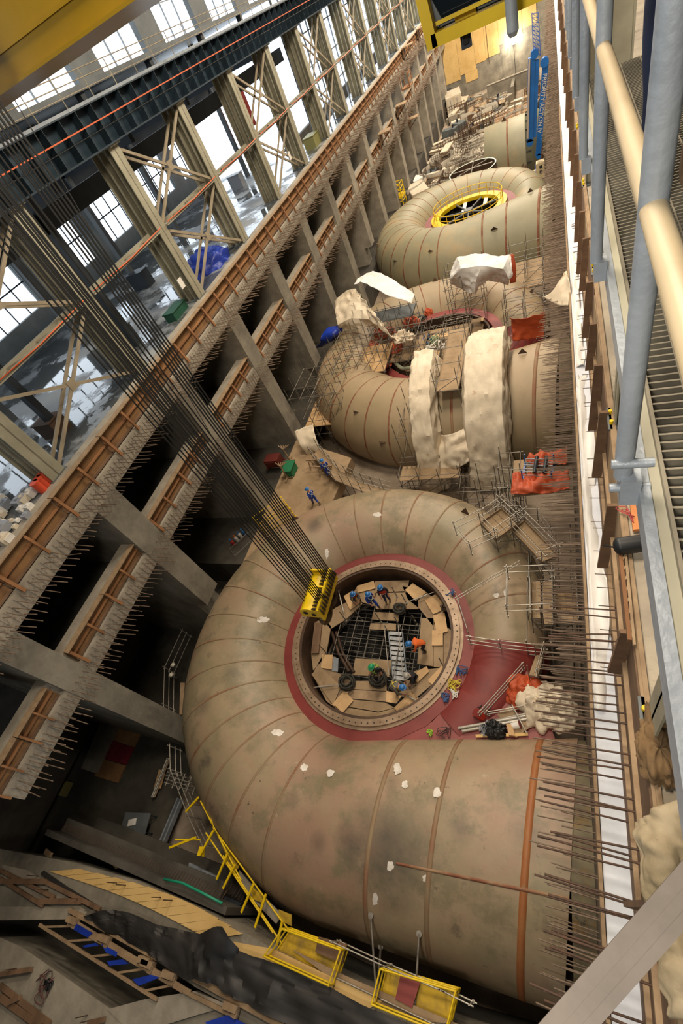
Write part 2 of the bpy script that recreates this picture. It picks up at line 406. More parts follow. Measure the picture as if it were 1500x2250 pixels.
for i, (px, py) in enumerate([(398, 622), (636, 342)]):
    p = ax(px, py, -21.46); mb = MB().obox(p, V(0.015, 0, 0), V(0, .22, 0), V(0, 0, .3))
    tag(mb.build('paper_notice', WHITE), ['white paper notice taped low on the column beside the snow-lit floor', 'small white notice taped to a column farther along the hall'][i], 'notice')
g = empty('crane_runway_girder', (0, 0, 0), 0, 'long dark teal runway girder with stiffeners and orange conductor rail', 'girder')
MB().box((-21.75, -12, -0.95), (-21.68, YE, 0.75)).build('girder_web', TEAL, g)
MB().box((-22.1, -12, -1.0), (-21.2, YE, -0.93)).build('bottom_flange', TEAL, g)
MB().box((-22.1, -12, 0.72), (-21.2, YE, 0.78)).build('top_flange', TEAL, g)
rest = MB(); y = -11.4; k = 0
ys = []
while y < YE: ys.append(y); y += 1.35
for y in sorted(ys, key=lambda q: abs(q - 20)):
    if k < 70: MB().box((-21.68, y, -0.93), (-21.22, y + .03, 0.72)).build('stiffener', TEAL, g)
    else: rest.box((-21.68, y, -0.93), (-21.22, y + .03, 0.72))
    k += 1
rest.build('stiffener_row', TEAL, g, kind='stuff')
MB().box((-21.2, -12, 0.02), (-21.14, YE, 0.075)).build('conductor_rail', mat('conductor_orange', '#c05a30', None, rough=.6), g, label='orange conductor rail')
MB().tube((-21.05, -12, -0.3), (-21.05, YE, -0.3), 0.015, 5).build('cable', ROPE, g)
MB().box((-21.7, -12, 0.78), (-21.6, YE, 0.92)).build('crane_rail', STEELG, g)
# walkway behind the girder with a handrail
wk = empty('girder_walkway', (0, 0, 0), 0, 'steel maintenance walkway with handrail along the top of the runway girder', 'walkway')
MB().box((-23.6, -12, 0.85), (-22.2, YE, 0.93)).build('deck', GREYST, wk)
for z in (1.35, 1.75, 2.1): MB().tube((-22.3, -12, z), (-22.3, YE, z), 0.028, 6).build('handrail', CREAMD, wk)
for k in range(48): MB().tube((-22.3, -10 + 2.4 * k, 0.93), (-22.3, -10 + 2.4 * k, 2.1), 0.028, 6).build('post', CREAMD, wk)
# longitudinal struts and cross bracing
XB = -21.75
def lbar(mb, p, q, s_=0.22): mb.bar(p, q, s_, 0.14, (1, 0, 0))
for i in range(len(CY) - 1):
    a, b = CY[i] + .45, CY[i + 1] - .45
    t = empty('column_strut', (0, 0, 0), 0, '%s horizontal cream strut from the near end tying the runway columns at mid height' % ORD[i], 'strut', 'mid-height struts between columns')
    mb = MB(); mb.bar((XB + .25, a, -5.35), (XB + .25, b, -5.35), 0.35, 0.1); mb.build('chord', CREAM, t)
    mb = MB(); mb.bar((XB - .6, a, -5.35), (XB - .6, b, -5.35), 0.2, 0.2); mb.build('chord', CREAM, t)
    mb = MB()
    for k in range(7):
        y0 = a + (b - a) * k / 7; y1 = a + (b - a) * (k + 1) / 7
        mb.bar((XB + .2 if k % 2 else XB - .55, y0, -5.35), (XB - .55 if k % 2 else XB + .2, y1, -5.35), 0.07, 0.07)
    mb.build('lacing', CREAMD, t)
    mb = MB(); mb.path([(XB + .5, a, -5.2), (XB + .48, (a + b) / 2, -5.3), (XB + .5, b, -5.2)], 0.03, 5); mb.build('orange_cable', ORANGE, t, label='thin orange hose')
    if i % 2 == 0:
        t = empty('cross_brace', (0, 0, 0), 0, 'crossed cream braces filling the %s column bay from the near end' % ORD[i], 'brace', 'crossed braces between columns')
        for (z0, z1) in ((-1.3, -5.2), (-5.6, -9.4)):
            for dx, sw in ((0.1, 0), (-0.5, 1)):
                for fl_ in (0, 1):
                    p = (XB + dx, a if fl_ else b, z0); q = (XB + dx, b if fl_ else a, z1)
                    MB().bar(p, q, 0.16, 0.1, (1, 0, 0)).build('brace_bar', CREAMD, t)
        MB().obox((XB + .15, (a + b) / 2, -3.25), V(.02, 0, 0), V(0, .25, 0), V(0, 0, .25)).obox((XB + .15, (a + b) / 2, -7.5), V(.02, 0, 0), V(0, .25, 0), V(0, 0, .25)).build('gusset_plate', CREAMD, t)

# ------------------------------------------------------------------ right wall
XR = 0.63
mb = MB()
# lower wall face with penstock openings left as a solid behind the pipes
mb.box((XR, -8, -30), (12, YE, -14.6)); wr = struct('wall_right_lower', mb, mat('wall_right_concrete', '#7d7263', '#5f564a', 0.6, 0.9, bump=0.3))
mb = MB(); mb.box((1.25, -30, -14.6), (12, YE, -9.85)); struct('wall_right_upper', mb, CONC)
mb = MB(); mb.box((1.2, -30, -9.85), (12, YE, -9.75)); struct('floor_right_gallery', mb, mat('gallery_slab', '#b3a793', '#94897a', 0.5, 0.85, bump=0.1, spots=[('#6e665a', 0.5, 0.58, 0.72, (1, 1, 1))]))
rts = []
y = -7.0
while y < 130:
    for z in [-14.9 - 0.55 * k for k in range(14)]:
        # leave out bars in front of the pipe mouths
        ok = True
        for u in range(5):
            if (y - (1.64 + 27 * u)) ** 2 + (z + 23.75) ** 2 < 4.5 ** 2: ok = False
        if ok and random.random() < (.45 if y < 6.5 else .75 if y < 22 else 1): rts.append(V(XR, y + random.uniform(-.08, .08), z + random.uniform(-.1, .1)))
    y += 0.42
rebars(wr, rts, 1.25, 0.018, REBARL, mirror=-1, tilt=.1, jit=.35)
# bars from the upper lift over the white ledge at the near unit
top = tag(MB().box((1.16, -12, -14.5), (1.25, 6.5, -9.9)).build('formwork_sheet', WOODD), 'weathered board formwork above the white ledge beside the nearest pipe mouth', 'formwork')
k = 0
y = -9.0
while y < 6.6:
    for z in (-12.2, -13.6):
        MB().tube((1.2, y, z), (1.2 - 1.65 - random.uniform(-.15, .3), y + random.uniform(-.08, .08), z - random.uniform(-.1, .2)), 0.022, 6).build('starter_bar', REBAR, top)
    y += 0.62 if int(k) % 2 else 0.22; k += 1
# white insulated ledge
def sheet(name, rows, mats_, amp=0.05, nu=5, nv=5, seed=0, thick=0.03, parent=None, sc_=1.0, mi=0, lin=False):
    """cloth through rows of points, Catmull-Rom both ways, with folds"""
    def cr(ps, n_):
        out = []
        for i in range(len(ps) - 1):
            p0 = ps[max(i - 1, 0)]; p1 = ps[i]; p2 = ps[i + 1]; p3 = ps[min(i + 2, len(ps) - 1)]
            for k in range(n_):
                t = k / n_
                if lin: out.append(p1 + (p2 - p1) * t); continue
                out.append(0.5 * ((2 * p1) + (p2 - p0) * t + (2 * p0 - 5 * p1 + 4 * p2 - p3) * t * t + (3 * p1 - p0 - 3 * p2 + p3) * t ** 3))
        out.append(ps[-1]); return out
    R = [cr([Vector(p) for p in r], nu) for r in rows]
    cols = [cr([r[j] for r in R], nv) for j in range(len(R[0]))]
    G = [[cols[j][i] for j in range(len(cols))] for i in range(len(cols[0]))]
    H, W = len(G), len(G[0]); nrm = {}
    P = [[None] * W for _ in range(H)]
    for i in range(H):
        for j in range(W):
            a = G[min(i + 1, H - 1)][j] - G[max(i - 1, 0)][j]; b = G[i][min(j + 1, W - 1)] - G[i][max(j - 1, 0)]
            nn = a.cross(b); nn = nn.normalized() if nn.length > 1e-9 else V(0, 0, 1)
            q = G[i][j]
            w1 = V(mnoise.noise(q * .5 + V(seed, 9, 0)), mnoise.noise(q * .5 + V(5, seed, 0)), mnoise.noise(q * .5 + V(0, 3, seed))) * .6
            d = mnoise.noise(q * 0.6 * sc_ + V(seed, 0, 0)) * amp * .5 + (.5 - abs(mnoise.noise((q + w1) * 1.1 * sc_ + V(0, seed, 3)))) * amp * 1.1 + (.5 - abs(mnoise.noise((q + w1) * 2.7 * sc_ + V(0, seed, 3)))) * amp * .45 + (.5 - abs(mnoise.noise(V((q.x + w1.x) * 2.2, (q.y + w1.y) * 2.2, q.z * .45 + seed)))) * amp * .8
            P[i][j] = q + nn * d
    mb = MB(); vs = [P[i][j] for i in range(H) for j in range(W)]
    mb.add(vs, [(i * W + j, i * W + j + 1, (i + 1) * W + j + 1, (i + 1) * W + j) for i in range(H - 1) for j in range(W - 1)], mi, True)
    o = mb.build(name, mats_, parent)
    if thick:
        md = o.modifiers.new('solid', 'SOLIDIFY'); md.thickness = thick
    if lin:
        es = o.modifiers.new('split', 'EDGE_SPLIT'); es.split_angle = math.radians(30)
    return o
mb = MB(); mb.box((XR, -8, -14.6), (1.2, YE, -14.45)); struct('trim_ledge', mb, mat('ledge_insulation', '#d8dce4', '#c2c6cf', 0.7, 0.6, bump=0.15, spots=[('#8d8a86', 1.2, 0.64, 0.75, (1, 1, 1))]))
rows = []
y = 4.5
while y < 19: rows.append([(XR - .12, y, -14.75), (XR + .05, y, -14.3), (XR + .3, y, -14.35), (1.1, y, -14.38 + 0.3 * math.sin(y))]); y += 0.9
o = sheet('ledge_tarp', rows, WTARPC, 0.12, 3, 3, 4, 0.02); tag(o, 'bright white tarp lying bunched along the ledge opposite the open ring', 'tarp')
rows = []
y = 19.5
while y < 31: rows.append([(XR - .1, y, -14.7), (XR + .1, y, -14.35), (XR + .35, y, -14.3 + .15 * math.cos(y * 2)), (1.05, y, -14.38)]); y += 0.9
o = sheet('ledge_tarp', rows, WTARPC, 0.06, 3, 3, 9, 0.02); tag(o, 'bright white tarp stretched flat along the ledge beside the two draped hoods', 'tarp')
# lip board
tag(MB().box((XR - .1, -8, -14.95), (XR - .02, 60, -14.35)).build('edge_board', WOODL), 'pale timber edge board running along the lip of the white ledge', 'board')
# formwork wall with boards, walers and leaning planks
t = empty('ledge_formwork', (0, 0, 0), 0, 'long brown timber formwork wall standing between the white ledge and the gallery slab', 'formwork')
k = 0; y = 6.6
while y < YE:
    L_ = 3.6; MB().box((1.16, y, -14.4), (1.22, y + L_ - .05, -9.9 + (0.2 if k % 3 == 0 else 0))).build('board_panel', WOODD if k % 2 else PLYD, t)
    k += 1; y += L_
for z, xx in ((-9.75, 1.2), (-11.2, 1.1), (-12.7, 1.1)):
    MB().box((xx - .03, -12, z - .06), (xx + .07, YE, z + .06)).build('waler', WOODL, t)
MB().box((1.22, -12, -9.8), (1.3, YE, -9.66)).build('kerb_board', WOODL, t)
pk = MB().bar((0, 0, 0), (-.12, 0, -2.6), 0.26, 0.09, (0, 1, 0)).build('upright_plank', WOODD)
ys = [0.4, 4.6, 7.9, 10.9, 13.2, 15.6, 18.2, 21.2, 24.3, 27.6, 31.0, 34.8, 39, 43, 48, 53, 58, 64, 70, 77, 85, 94, 104]
for i, y in enumerate(ys):
    o = pk if i == 0 else pk.copy()
    if i: C.objects.link(o)
    o.location = (1.08, y, -9.7 + random.uniform(-.2, .1)); o.scale = (1, 1, random.uniform(.7, 1.1))
    tag(o, '%s brown upright timber plank from the near end against the ledge formwork' % ORD[i], 'plank', 'upright planks against the ledge formwork')
y = 5.0; k = 0
rb = MB().tube((0, 0, 0), (-.42, 0, .02), .012, 5).build('tie_bar', REBAR)
while y < 30:
    o = rb if k == 0 else rb.copy()
    if k: C.objects.link(o)
    o.location = (1.16, y, -12.2 + random.uniform(-.5, .5)); k += 1
    tag(o, 'short thin tie bar poking out of the ledge formwork over the white tarp', 'tie bar', 'tie bars over the white ledge')
    y += 0.62
# ------------------------------------------------------------------ scroll cases
Z0 = -23.75; ZR = -22.3; CX = -9.37; CYR = 9.17; RS = 5.26; HH = ZR - Z0
KN = [(-90, 3.58), (-120, 3.51), (-150, 3.55), (-180, 3.39), (-225, 3.23), (-270, 2.94), (-315, 2.63), (-355, 2.05), (-385, 1.75), (-400, 1.6)]
def rad(deg):
    d = -deg
    for (a, ra), (b, rb_) in zip(KN, KN[1:]):
        if -a <= d <= -b: return ra + (rb_ - ra) * ((d + a) / (a - b))
    return KN[-1][1]
def sec(deg, off=0.0, n=56, cut=True):
    r = rad(deg); rho = RS + math.sqrt(max(r * r - HH * HH, .04)); t = math.radians(deg)
    e = V(math.cos(t), math.sin(t), 0); c = V(CX, CYR, Z0) + e * rho; R = r + off; out = []
    # open towards the ring: angle from +e, skip the mouth
    al = math.asin(min(HH / r, .95)) * 0.98 if cut else 0
    for i in range(n + 1):
        a = -PI + al + (2 * PI - 2 * al) * i / n
        out.append(c + e * (R * math.cos(a)) + V(0, 0, R * math.sin(a)))
    return out
def sec_in(u, off=0.0, n=56):   # inlet pipe, u 0 at the mouth .. 1 at the -90 section
    r0, r1 = 4.34, rad(-90); r = r0 + (r1 - r0) * u + off
    c0 = V(0.0, 1.64, Z0); rho = RS + math.sqrt(r1 * r1 - HH * HH); c1 = V(CX, CYR - rho, Z0); c = c0 + (c1 - c0) * u
    e = V(-0.08 * (1 - u), -1, 0).normalized(); out = []
    for i in range(n + 1):
        a = -PI + 0.42 * u + (2 * PI - .84 * u) * i / n
        out.append(c + e * (r * math.cos(a)) + V(0, 0, r * math.sin(a)))
    return out
ANG = [-90, -101, -112, -123, -134, -145, -156, -167, -178, -190, -202, -214, -226, -239, -252, -265, -279, -293, -308, -324, -340, -358]
INU = [0.0, 0.14, 0.47, 0.72, 1.0]
def scroll(uy, plate, seam_m, label, nseams=None, red_nose=True, seamw=0.11, seamoff=0.012):
    t = empty('spiral_case', (0, uy, 0), 0, label, 'spiral case', None)
    cans = MB()
    for a, b in zip(INU, INU[1:]):
        cans.loft([sec_in(a), sec_in(b)], 0, closed=False)
    for a, b in zip(ANG, ANG[1:]):
        cans.loft([sec(a), sec((a + b) / 2), sec(b)], 0, closed=False)
    cans.build('shell', plate, t)
    nose = MB()
    for a, b in ((-358, -370), (-370, -384), (-384, -400)): nose.loft([sec(a), sec(b)], 0, closed=False)
    nose.build('nose', RED if red_nose else plate, t)
    for i, u in enumerate(INU[1:-1]):
        w_ = 0.010 if i else 0.013
        m_ = seam_m[0] if i == 0 else seam_m[1]
        MB().loft([sec_in(u - w_, .0), sec_in(u - w_, seamoff), sec_in(u + w_, seamoff), sec_in(u + w_, 0)], 0, closed=False).build('weld_seam', m_, t)
    for i, a in enumerate(ANG[:-1]):
        da = seamw / 9.0 * 57.3 / 2
        m_ = seam_m[1 + i % (len(seam_m) - 1)]
        MB().loft([sec(a - da, 0), sec(a - da, seamoff), sec(a + da, seamoff), sec(a + da, 0)], 0, closed=False).build('weld_seam', m_, t)
    MB().loft([[V(x, 1.64 + 4.27 * math.cos(2 * PI * k / 48), Z0 + 4.27 * math.sin(2 * PI * k / 48)) for k in range(48)] for x in (-.04, .62)]).build('pipe_extension', mat('scroll_extension', '#7d7358', '#5c5240', .9, .7, spots=[('#8a6428', .8, .55, .7, (1, 1, 1)), ('#1c1a16', 1.1, .62, .68, (1, 1, 1))]), t)
    return t
def lug(parent, p, n_, m_=BROWNST, s_=0.28):
    n_ = n_.normalized(); tdir = n_.cross(V(0, 0, 1)); tdir = tdir.normalized() if tdir.length > .1 else V(1, 0, 0); bn = n_.cross(tdir)
    mb = MB(); vs = [p + tdir * s_, p - tdir * s_, p + n_ * s_ * 1.3]; vs += [v + bn * .06 for v in vs]
    mb.add(vs, [(0, 1, 2), (5, 4, 3), (0, 3, 4, 1), (1, 4, 5, 2), (2, 5, 3, 0)]); mb.build('lifting_lug', m_, parent)
def surf(deg, a, off=0):  # a: angle from outward equator up
    r = rad(deg); rho = RS + math.sqrt(max(r * r - HH * HH, .04)); t = math.radians(deg); e = V(math.cos(t), math.sin(t), 0)
    n_ = e * math.cos(a) + V(0, 0, math.sin(a)); return V(CX, CYR, Z0) + e * rho + n_ * (r + off), n_
sc1 = scroll(0, SCR1, [SEAMB, SEAMF], 'nearest spiral turbine case, dusty olive steel shell with open ring full of workers')
sc2 = scroll(27, SCR2, [SEAMF, SEAM], 'second spiral case, tan steel shell partly under white draped hoods')
sc3 = scroll(54, SCR3, [SEAM, SEAM], 'third spiral case, clean olive shell around a yellow platform ring', red_nose=False)
for scx, lst in ((sc1, [(-128, .35), (-226, 1.1), (-162, .2), (-300, 1.2)]), (sc2, [(-118, .9), (-150, .7), (-104, .35), (-262, 1.3), (-290, 1.25), (-330, 1.0)]), (sc3, [(-160, .7), (-130, .55), (-105, .8), (-290, 1.4), (-315, 1.2), (-317, 1.1), (-262, 1.4)])):
    for d, a in lst:
        p, n_ = surf(d, a); lug(scx, p, n_)
# lug on the third and second inlets
for scx in (sc2, sc3):
    lug(scx, V(-2.2, 1.7, Z0 + 4.25), V(0, 0, 1))
lug(sc3, V(-5.6, 1.1 - 2.6, Z0 + 3.0), V(0, -.6, .8), s_=.35)
# longitudinal seam of the near inlet
def inlet_pt(u, a, off=0.0):
    r0, r1 = 4.34, rad(-90); r = r0 + (r1 - r0) * u + off; c0 = V(0.0, 1.64, Z0); rho = RS + math.sqrt(r1 * r1 - HH * HH); c1 = V(CX, CYR - rho, Z0); c = c0 + (c1 - c0) * u
    e = V(-0.08 * (1 - u), -1, 0).normalized(); return c + e * (r * math.cos(a)) + V(0, 0, r * math.sin(a))
mb = MB()
mb.loft([[inlet_pt(u, 1.27 + d, o_) for u in (0, .14, .3, .47, .6)] for d, o_ in ((-.012, 0), (-.012, .012), (.012, .012), (.012, 0))], 0, closed=False); mb.build('long_seam', SEAM, sc1)
# white primer touch-up patches on the near shell, and stains of grinding soot
STAINS = [(850, 1870, 2.3, .85), (690, 1150, .9, .6), (445, 1545, .8, .6), (505, 1480, .7, .5), (1165, 1830, .9, .5), (765, 1850, .8, .6), (690, 1160, .7, .5), (700, 1850, .5, .5), (1010, 1820, .6, .6), (940, 1090, .6, .3), (640, 1760, .5, .4), (860, 1720, .6, .4)]
PATCH = mat('touch_up_white', '#e6e0d8', '#c9c0b4', 3, 0.6)
SOOT = mat('soot_smear', '#4a453c', '#6a6250', 2.5, 0.8)
def sdist(px, py):  # pixel to the near shell surface: march along the ray
    d = ray(px, py).normalized(); best = None
    def sd(p):
        # distance to canal surface
        q = V(p.x - CX, p.y - CYR, 0); m_ = 1e9
        a = math.degrees(math.atan2(q.y, q.x))
        for dd in (a, a - 360, a + 360 - 720):
            if -400 < dd <= -90:
                r = rad(dd); rho = RS + math.sqrt(max(r * r - HH * HH, .04)); m_ = min(m_, math.hypot(q.length - rho, p.z - Z0) - r)
        r1 = rad(-90); rho = RS + math.sqrt(r1 * r1 - HH * HH); c1 = V(CX, CYR - rho, Z0); c0 = V(0, 1.64, Z0)
        u = max(0, min(1, (p - c0).dot(c1 - c0) / (c1 - c0).length_squared)); m_ = min(m_, (p - (c0 + (c1 - c0) * u)).length - (4.34 + (r1 - 4.34) * u))
        return m_
    t = 15.0
    for _ in range(80):
        s_ = sd(d * t); t += s_ * 0.9
        if s_ < .004: break
        if t > 60: return None, None
    p = d * t; e = .02
    n_ = V(sd(p + V(e, 0, 0)) - sd(p - V(e, 0, 0)), sd(p + V(0, e, 0)) - sd(p - V(0, e, 0)), sd(p + V(0, 0, e)) - sd(p - V(0, 0, e))).normalized()
    return p, n_
def patch(px, py, w_, h_, m_, name='primer_patch', thick=.012, seed=0):
    vs = []; K = 18; rnd = random.Random(px * 7 + py); top = []
    for k in range(K):
        a = 2 * PI * k / K; rr_ = 1 + rnd.uniform(-.22, .22)
        p, n_ = sdist(px + w_ * math.cos(a) * rr_, py + h_ * math.sin(a) * rr_)
        if p is None: return
        top.append(p + n_ * thick)
    c, n_ = sdist(px, py); c = c + n_ * (thick + .004)
    vs = [c] + top; mb = MB(); mb.add(vs, [(0, 1 + k, 1 + (k + 1) % K) for k in range(K)], 0, True); mb.build(name, m_, sc1)
for px, py, w_, h_ in [(578, 1362, 13, 7), (609, 1610, 12, 7), (828, 1131, 9, 5), (873, 1690, 8, 13), (668, 1686, 8, 8), (725, 1699, 9, 8), (889, 1724, 7, 9), (960, 1742, 9, 11), (857, 1903, 8, 10), (934, 1930, 6, 8), (824, 1976, 6, 14), (1090, 1308, 7, 5), (1111, 1303, 5, 8), (718, 1216, 4, 12)]:
    patch(px, py, w_, h_, PATCH)
def stain(mt):
    nt = mt.node_tree; N = nt.nodes; L = nt.links; bs = N['Principled BSDF']; src = bs.inputs['Base Color'].links[0].from_socket
    tc = N.new('ShaderNodeTexCoord'); nz = N.new('ShaderNodeTexNoise'); nz.inputs['Scale'].default_value = 1.1; nz.inputs['Detail'].default_value = 8; nz.inputs['Roughness'].default_value = .75
    L.new(tc.outputs['Object'], nz.inputs['Vector'])
    for px, py, r, k in STAINS:
        p = sdist(px, py)[0]
        if p is None: continue
        ds = N.new('ShaderNodeVectorMath'); ds.operation = 'DISTANCE'; L.new(tc.outputs['Object'], ds.inputs[0]); ds.inputs[1].default_value = p
        mr = N.new('ShaderNodeMapRange'); mr.inputs['From Min'].default_value = r * 1.15; mr.inputs['From Max'].default_value = r * .2; mr.inputs['To Max'].default_value = 1; L.new(ds.outputs['Value'], mr.inputs['Value'])
        m1 = N.new('ShaderNodeMath'); m1.operation = 'ADD'; L.new(mr.outputs['Result'], m1.inputs[0]); L.new(nz.outputs['Fac'], m1.inputs[1])
        m2 = N.new('ShaderNodeMapRange'); m2.inputs['From Min'].default_value = .72; m2.inputs['From Max'].default_value = 1.75; m2.inputs['To Max'].default_value = k; L.new(m1.outputs['Value'], m2.inputs['Value'])
        mx = N.new('ShaderNodeMix'); mx.data_type = 'RGBA'; L.new(m2.outputs['Result'], mx.inputs[0]); L.new(src, mx.inputs[6]); mx.inputs[7].default_value = lin('#3d3a35'); src = mx.outputs[2]
    L.new(src, bs.inputs['Base Color'])
stain(SCR1)
# stay ring
def annulus(mb, c, r0, r1, z0, z1, n=96, mi=0, poly=None):
    def rg(r, z): return [V(c[0] + r * math.cos(2 * PI * i / n), c[1] + r * math.sin(2 * PI * i / n), z) for i in range(n)]
    mb.loft([rg(r0, z0), rg(r1, z0), rg(r1, z1), rg(r0, z1), rg(r0, z0)], mi, smooth=False); return mb
def ring(uy, red, flange=True):
    t = empty('stay_ring', (CX, CYR + uy, 0), 0)
    annulus(MB(), (0, 0), 4.55, 5.34, ZR - .25, ZR + .05, n=22).build('red_plate_ring', red, t)
    annulus(MB(), (0, 0), 4.16, 4.32, ZR - 2.6, ZR + .16).build('bore_wall', BROWNST, t)
    if flange:
        annulus(MB(), (0, 0), 4.3, 4.62, ZR - .1, ZR + .22).build('bolting_flange', FLANGE, t)
        annulus(MB(), (0, 0), 4.62, 4.78, ZR - .1, ZR + .1).build('outer_step', FLANGE, t)
        for i in range(90):
            a = 2 * PI * i / 90; MB().tube((4.48 * math.cos(a), 4.48 * math.sin(a), ZR + .215), (4.48 * math.cos(a), 4.48 * math.sin(a), ZR + .228), .035, 8).build('bolt_hole', DARKHOLE, t)
    return t
r1_ = ring(0, RED); tag(r1_, 'red and machined steel stay ring of the nearest spiral case, drilled flange all round', 'stay ring')
r2_ = ring(27, REDF, False); tag(r2_, 'dull red stay ring of the second spiral case under clutter and hoses', 'stay ring')
# red transition plate between ring and inlet pipe
mb = MB(); pl = [(-9.4, 3.95), (-7.5, 4.25), (-5.6, 5.4), (-4.4, 7.2), (-3.95, 8.6), (-2.9, 8.9), (-1.6, 8.2), (-1.0, 7.0), (-0.4, 5.2), (-1.5, 4.6), (-4.0, 4.0), (-9.4, 3.2)]
mb.slab([(x, y, ZR + .02) for x, y in pl], .1); mb.build('transition_plate', PINK, sc1)
# ------------------------------------------------------------------ people
def person(px, py, z, face, pose, cols, label, hat, vest=None, harness=None, world=None, scale=1.0, boots='boots_brown'):
    """face: heading in degrees (0 = +Y); joints in metres, facing +Y"""
    base = world if world is not None else az(px, py, z)
    t = empty('person', base, math.radians(-face)); tag(t, label, 'person')
    J = {}
    if pose == 'stand':
        hip, chest, neck, head = V(0, 0, .92), V(0, .03, 1.28), V(0, .04, 1.5), V(0, .08, 1.64)
        lk, la, rk, ra = V(-.1, .05, .5), V(-.11, -.02, .08), V(.1, .06, .5), V(.13, .1, .08)
        le, lh, re_, rh = V(-.27, .02, 1.12), V(-.24, .2, .92), V(.27, .05, 1.12), V(.2, .28, 1.0)
    elif pose == 'walk':
        hip, chest, neck, head = V(0, 0, .9), V(0, .05, 1.26), V(0, .08, 1.48), V(0, .13, 1.62)
        lk, la, rk, ra = V(-.1, .2, .52), V(-.1, .3, .1), V(.1, -.02, .48), V(.1, -.32, .12)
        le, lh, re_, rh = V(-.26, -.12, 1.14), V(-.26, .02, .9), V(.26, .1, 1.14), V(.24, .3, 1.0)
    elif pose == 'bend':
        hip, chest, neck, head = V(0, -.15, .88), V(0, .18, 1.1), V(0, .38, 1.15), V(0, .52, 1.14)
        lk, la, rk, ra = V(-.12, .02, .48), V(-.13, -.1, .08), V(.12, .05, .48), V(.14, -.02, .08)
        le, lh, re_, rh = V(-.28, .34, .86), V(-.16, .5, .62), V(.28, .34, .86), V(.16, .52, .62)
    elif pose == 'crouch':
        hip, chest, neck, head = V(0, -.12, .42), V(0, .08, .76), V(0, .17, .96), V(0, .25, 1.08)
        lk, la, rk, ra = V(-.17, .28, .5), V(-.15, .05, .08), V(.17, .3, .42), V(.16, .02, .08)
        le, lh, re_, rh = V(-.27, .25, .66), V(-.14, .44, .5), V(.27, .25, .66), V(.14, .44, .48)
    else:  # kneel
        hip, chest, neck, head = V(0, -.1, .5), V(0, .08, .84), V(0, .16, 1.04), V(0, .24, 1.15)
        lk, la, rk, ra = V(-.13, .3, .5), V(-.13, .3, .08), V(.13, .14, .08), V(.13, -.3, .1)
        le, lh, re_, rh = V(-.27, .22, .78), V(-.14, .42, .66), V(.27, .2, .76), V(.15, .44, .62)
    ls = chest + V(-.19, 0, .12); rs = chest + V(.19, 0, .12); lhp = hip + V(-.1, 0, -.03); rhp = hip + V(.1, 0, -.03)
    lt, rt_ = la + V(0, .2, -.05), ra + V(0, .2, -.05)
    pts = [(hip, .17), ((hip + chest) / 2, .16), (chest, .185), (neck, .075), (head, .105), (head + V(0, .01, .09), .09),
           (ls, .085), (le, .06), (lh, .042), (rs, .085), (re_, .06), (rh, .042),
           (lhp, .115), (lk, .08), (la, .06), (lt, .05), (rhp, .115), (rk, .08), (ra, .06), (rt_, .05)]
    ed = [(0, 1), (1, 2), (2, 3), (3, 4), (4, 5), (2, 6), (6, 7), (7, 8), (2, 9), (9, 10), (10, 11), (0, 12), (12, 13), (13, 14), (14, 15), (0, 16), (16, 17), (17, 18), (18, 19)]
    seg = ['top'] * 3 + ['skin'] * 3 + ['top', 'top', 'skin', 'top', 'top', 'skin'] + ['leg', 'leg', 'boot', 'boot', 'leg', 'leg', 'boot', 'boot']
    for hi_, el, sgn in ((8, 7, -1), (11, 10, 1)):
        h = pts[hi_][0]; d = (h - pts[el][0]).normalized(); sd = d.cross(V(0, 0, 1)); sd = sd.normalized() if sd.length > .1 else V(1, 0, 0)
        for k, (o_, l_) in enumerate(((-.03, .075), (-.01, .085), (.01, .08), (.03, .06))):
            a = h + d * .05 + sd * o_; b = a + d * l_ * .6 + V(0, 0, -.01); c = b + d * l_ * .3 + V(0, 0, -.025)
            i0 = len(pts); pts += [(a, .013), (b, .010), (c, .009)]; ed += [(hi_, i0), (i0, i0 + 1), (i0 + 1, i0 + 2)]; seg += ['skin'] * 3
        a = h + sd * (.04 * -sgn) + d * .01; b = a + sd * (.02 * -sgn) + d * .04
        i0 = len(pts); pts += [(a, .014), (b, .011)]; ed += [(hi_, i0), (i0, i0 + 1)]; seg += ['skin'] * 2
    me = bpy.data.meshes.new('body'); me.from_pydata([p * scale for p, r in pts], ed, []); o = bpy.data.objects.new('body', me); C.objects.link(o)
    md = o.modifiers.new('skin', 'SKIN'); sv = me.skin_vertices[0].data
    for i, (p, r) in enumerate(pts): sv[i].radius = (r * scale, r * scale)
    sv[0].use_root = True
    o.modifiers.new('sub', 'SUBSURF').levels = 1
    dg = bpy.context.evaluated_depsgraph_get(); dg.update(); nm = bpy.data.meshes.new_from_object(o.evaluated_get(dg)); nm.name = 'body'
    bpy.data.objects.remove(o)
    # nose on the face, then colours by nearest bone
    ms = [mat('skin_tone', '#b98468', None, rough=.6), cols[0], cols[1], mat(boots, '#5c4630' if boots == 'boots_brown' else '#2a2622', None, rough=.8)]
    nm.materials.clear()
    for x in ms: nm.materials.append(x)
    key = {'skin': 0, 'top': 1, 'leg': 2, 'boot': 3}
    for p in nm.polygons:
        c = p.center; i = min(range(len(pts)), key=lambda k: (c - pts[k][0] * scale).length - pts[k][1] * .6 * scale); p.material_index = key[seg[i]]; p.use_smooth = True
    body = bpy.data.objects.new('body', nm); C.objects.link(body); body.parent = t
    # head details as small additions
    hd = head * scale
    mb = MB(); mb.obox(hd + V(0, .105, .01), V(.012, 0, 0), V(0, .02, 0), V(0, 0, .022)); mb.build('nose', ms[0], t)
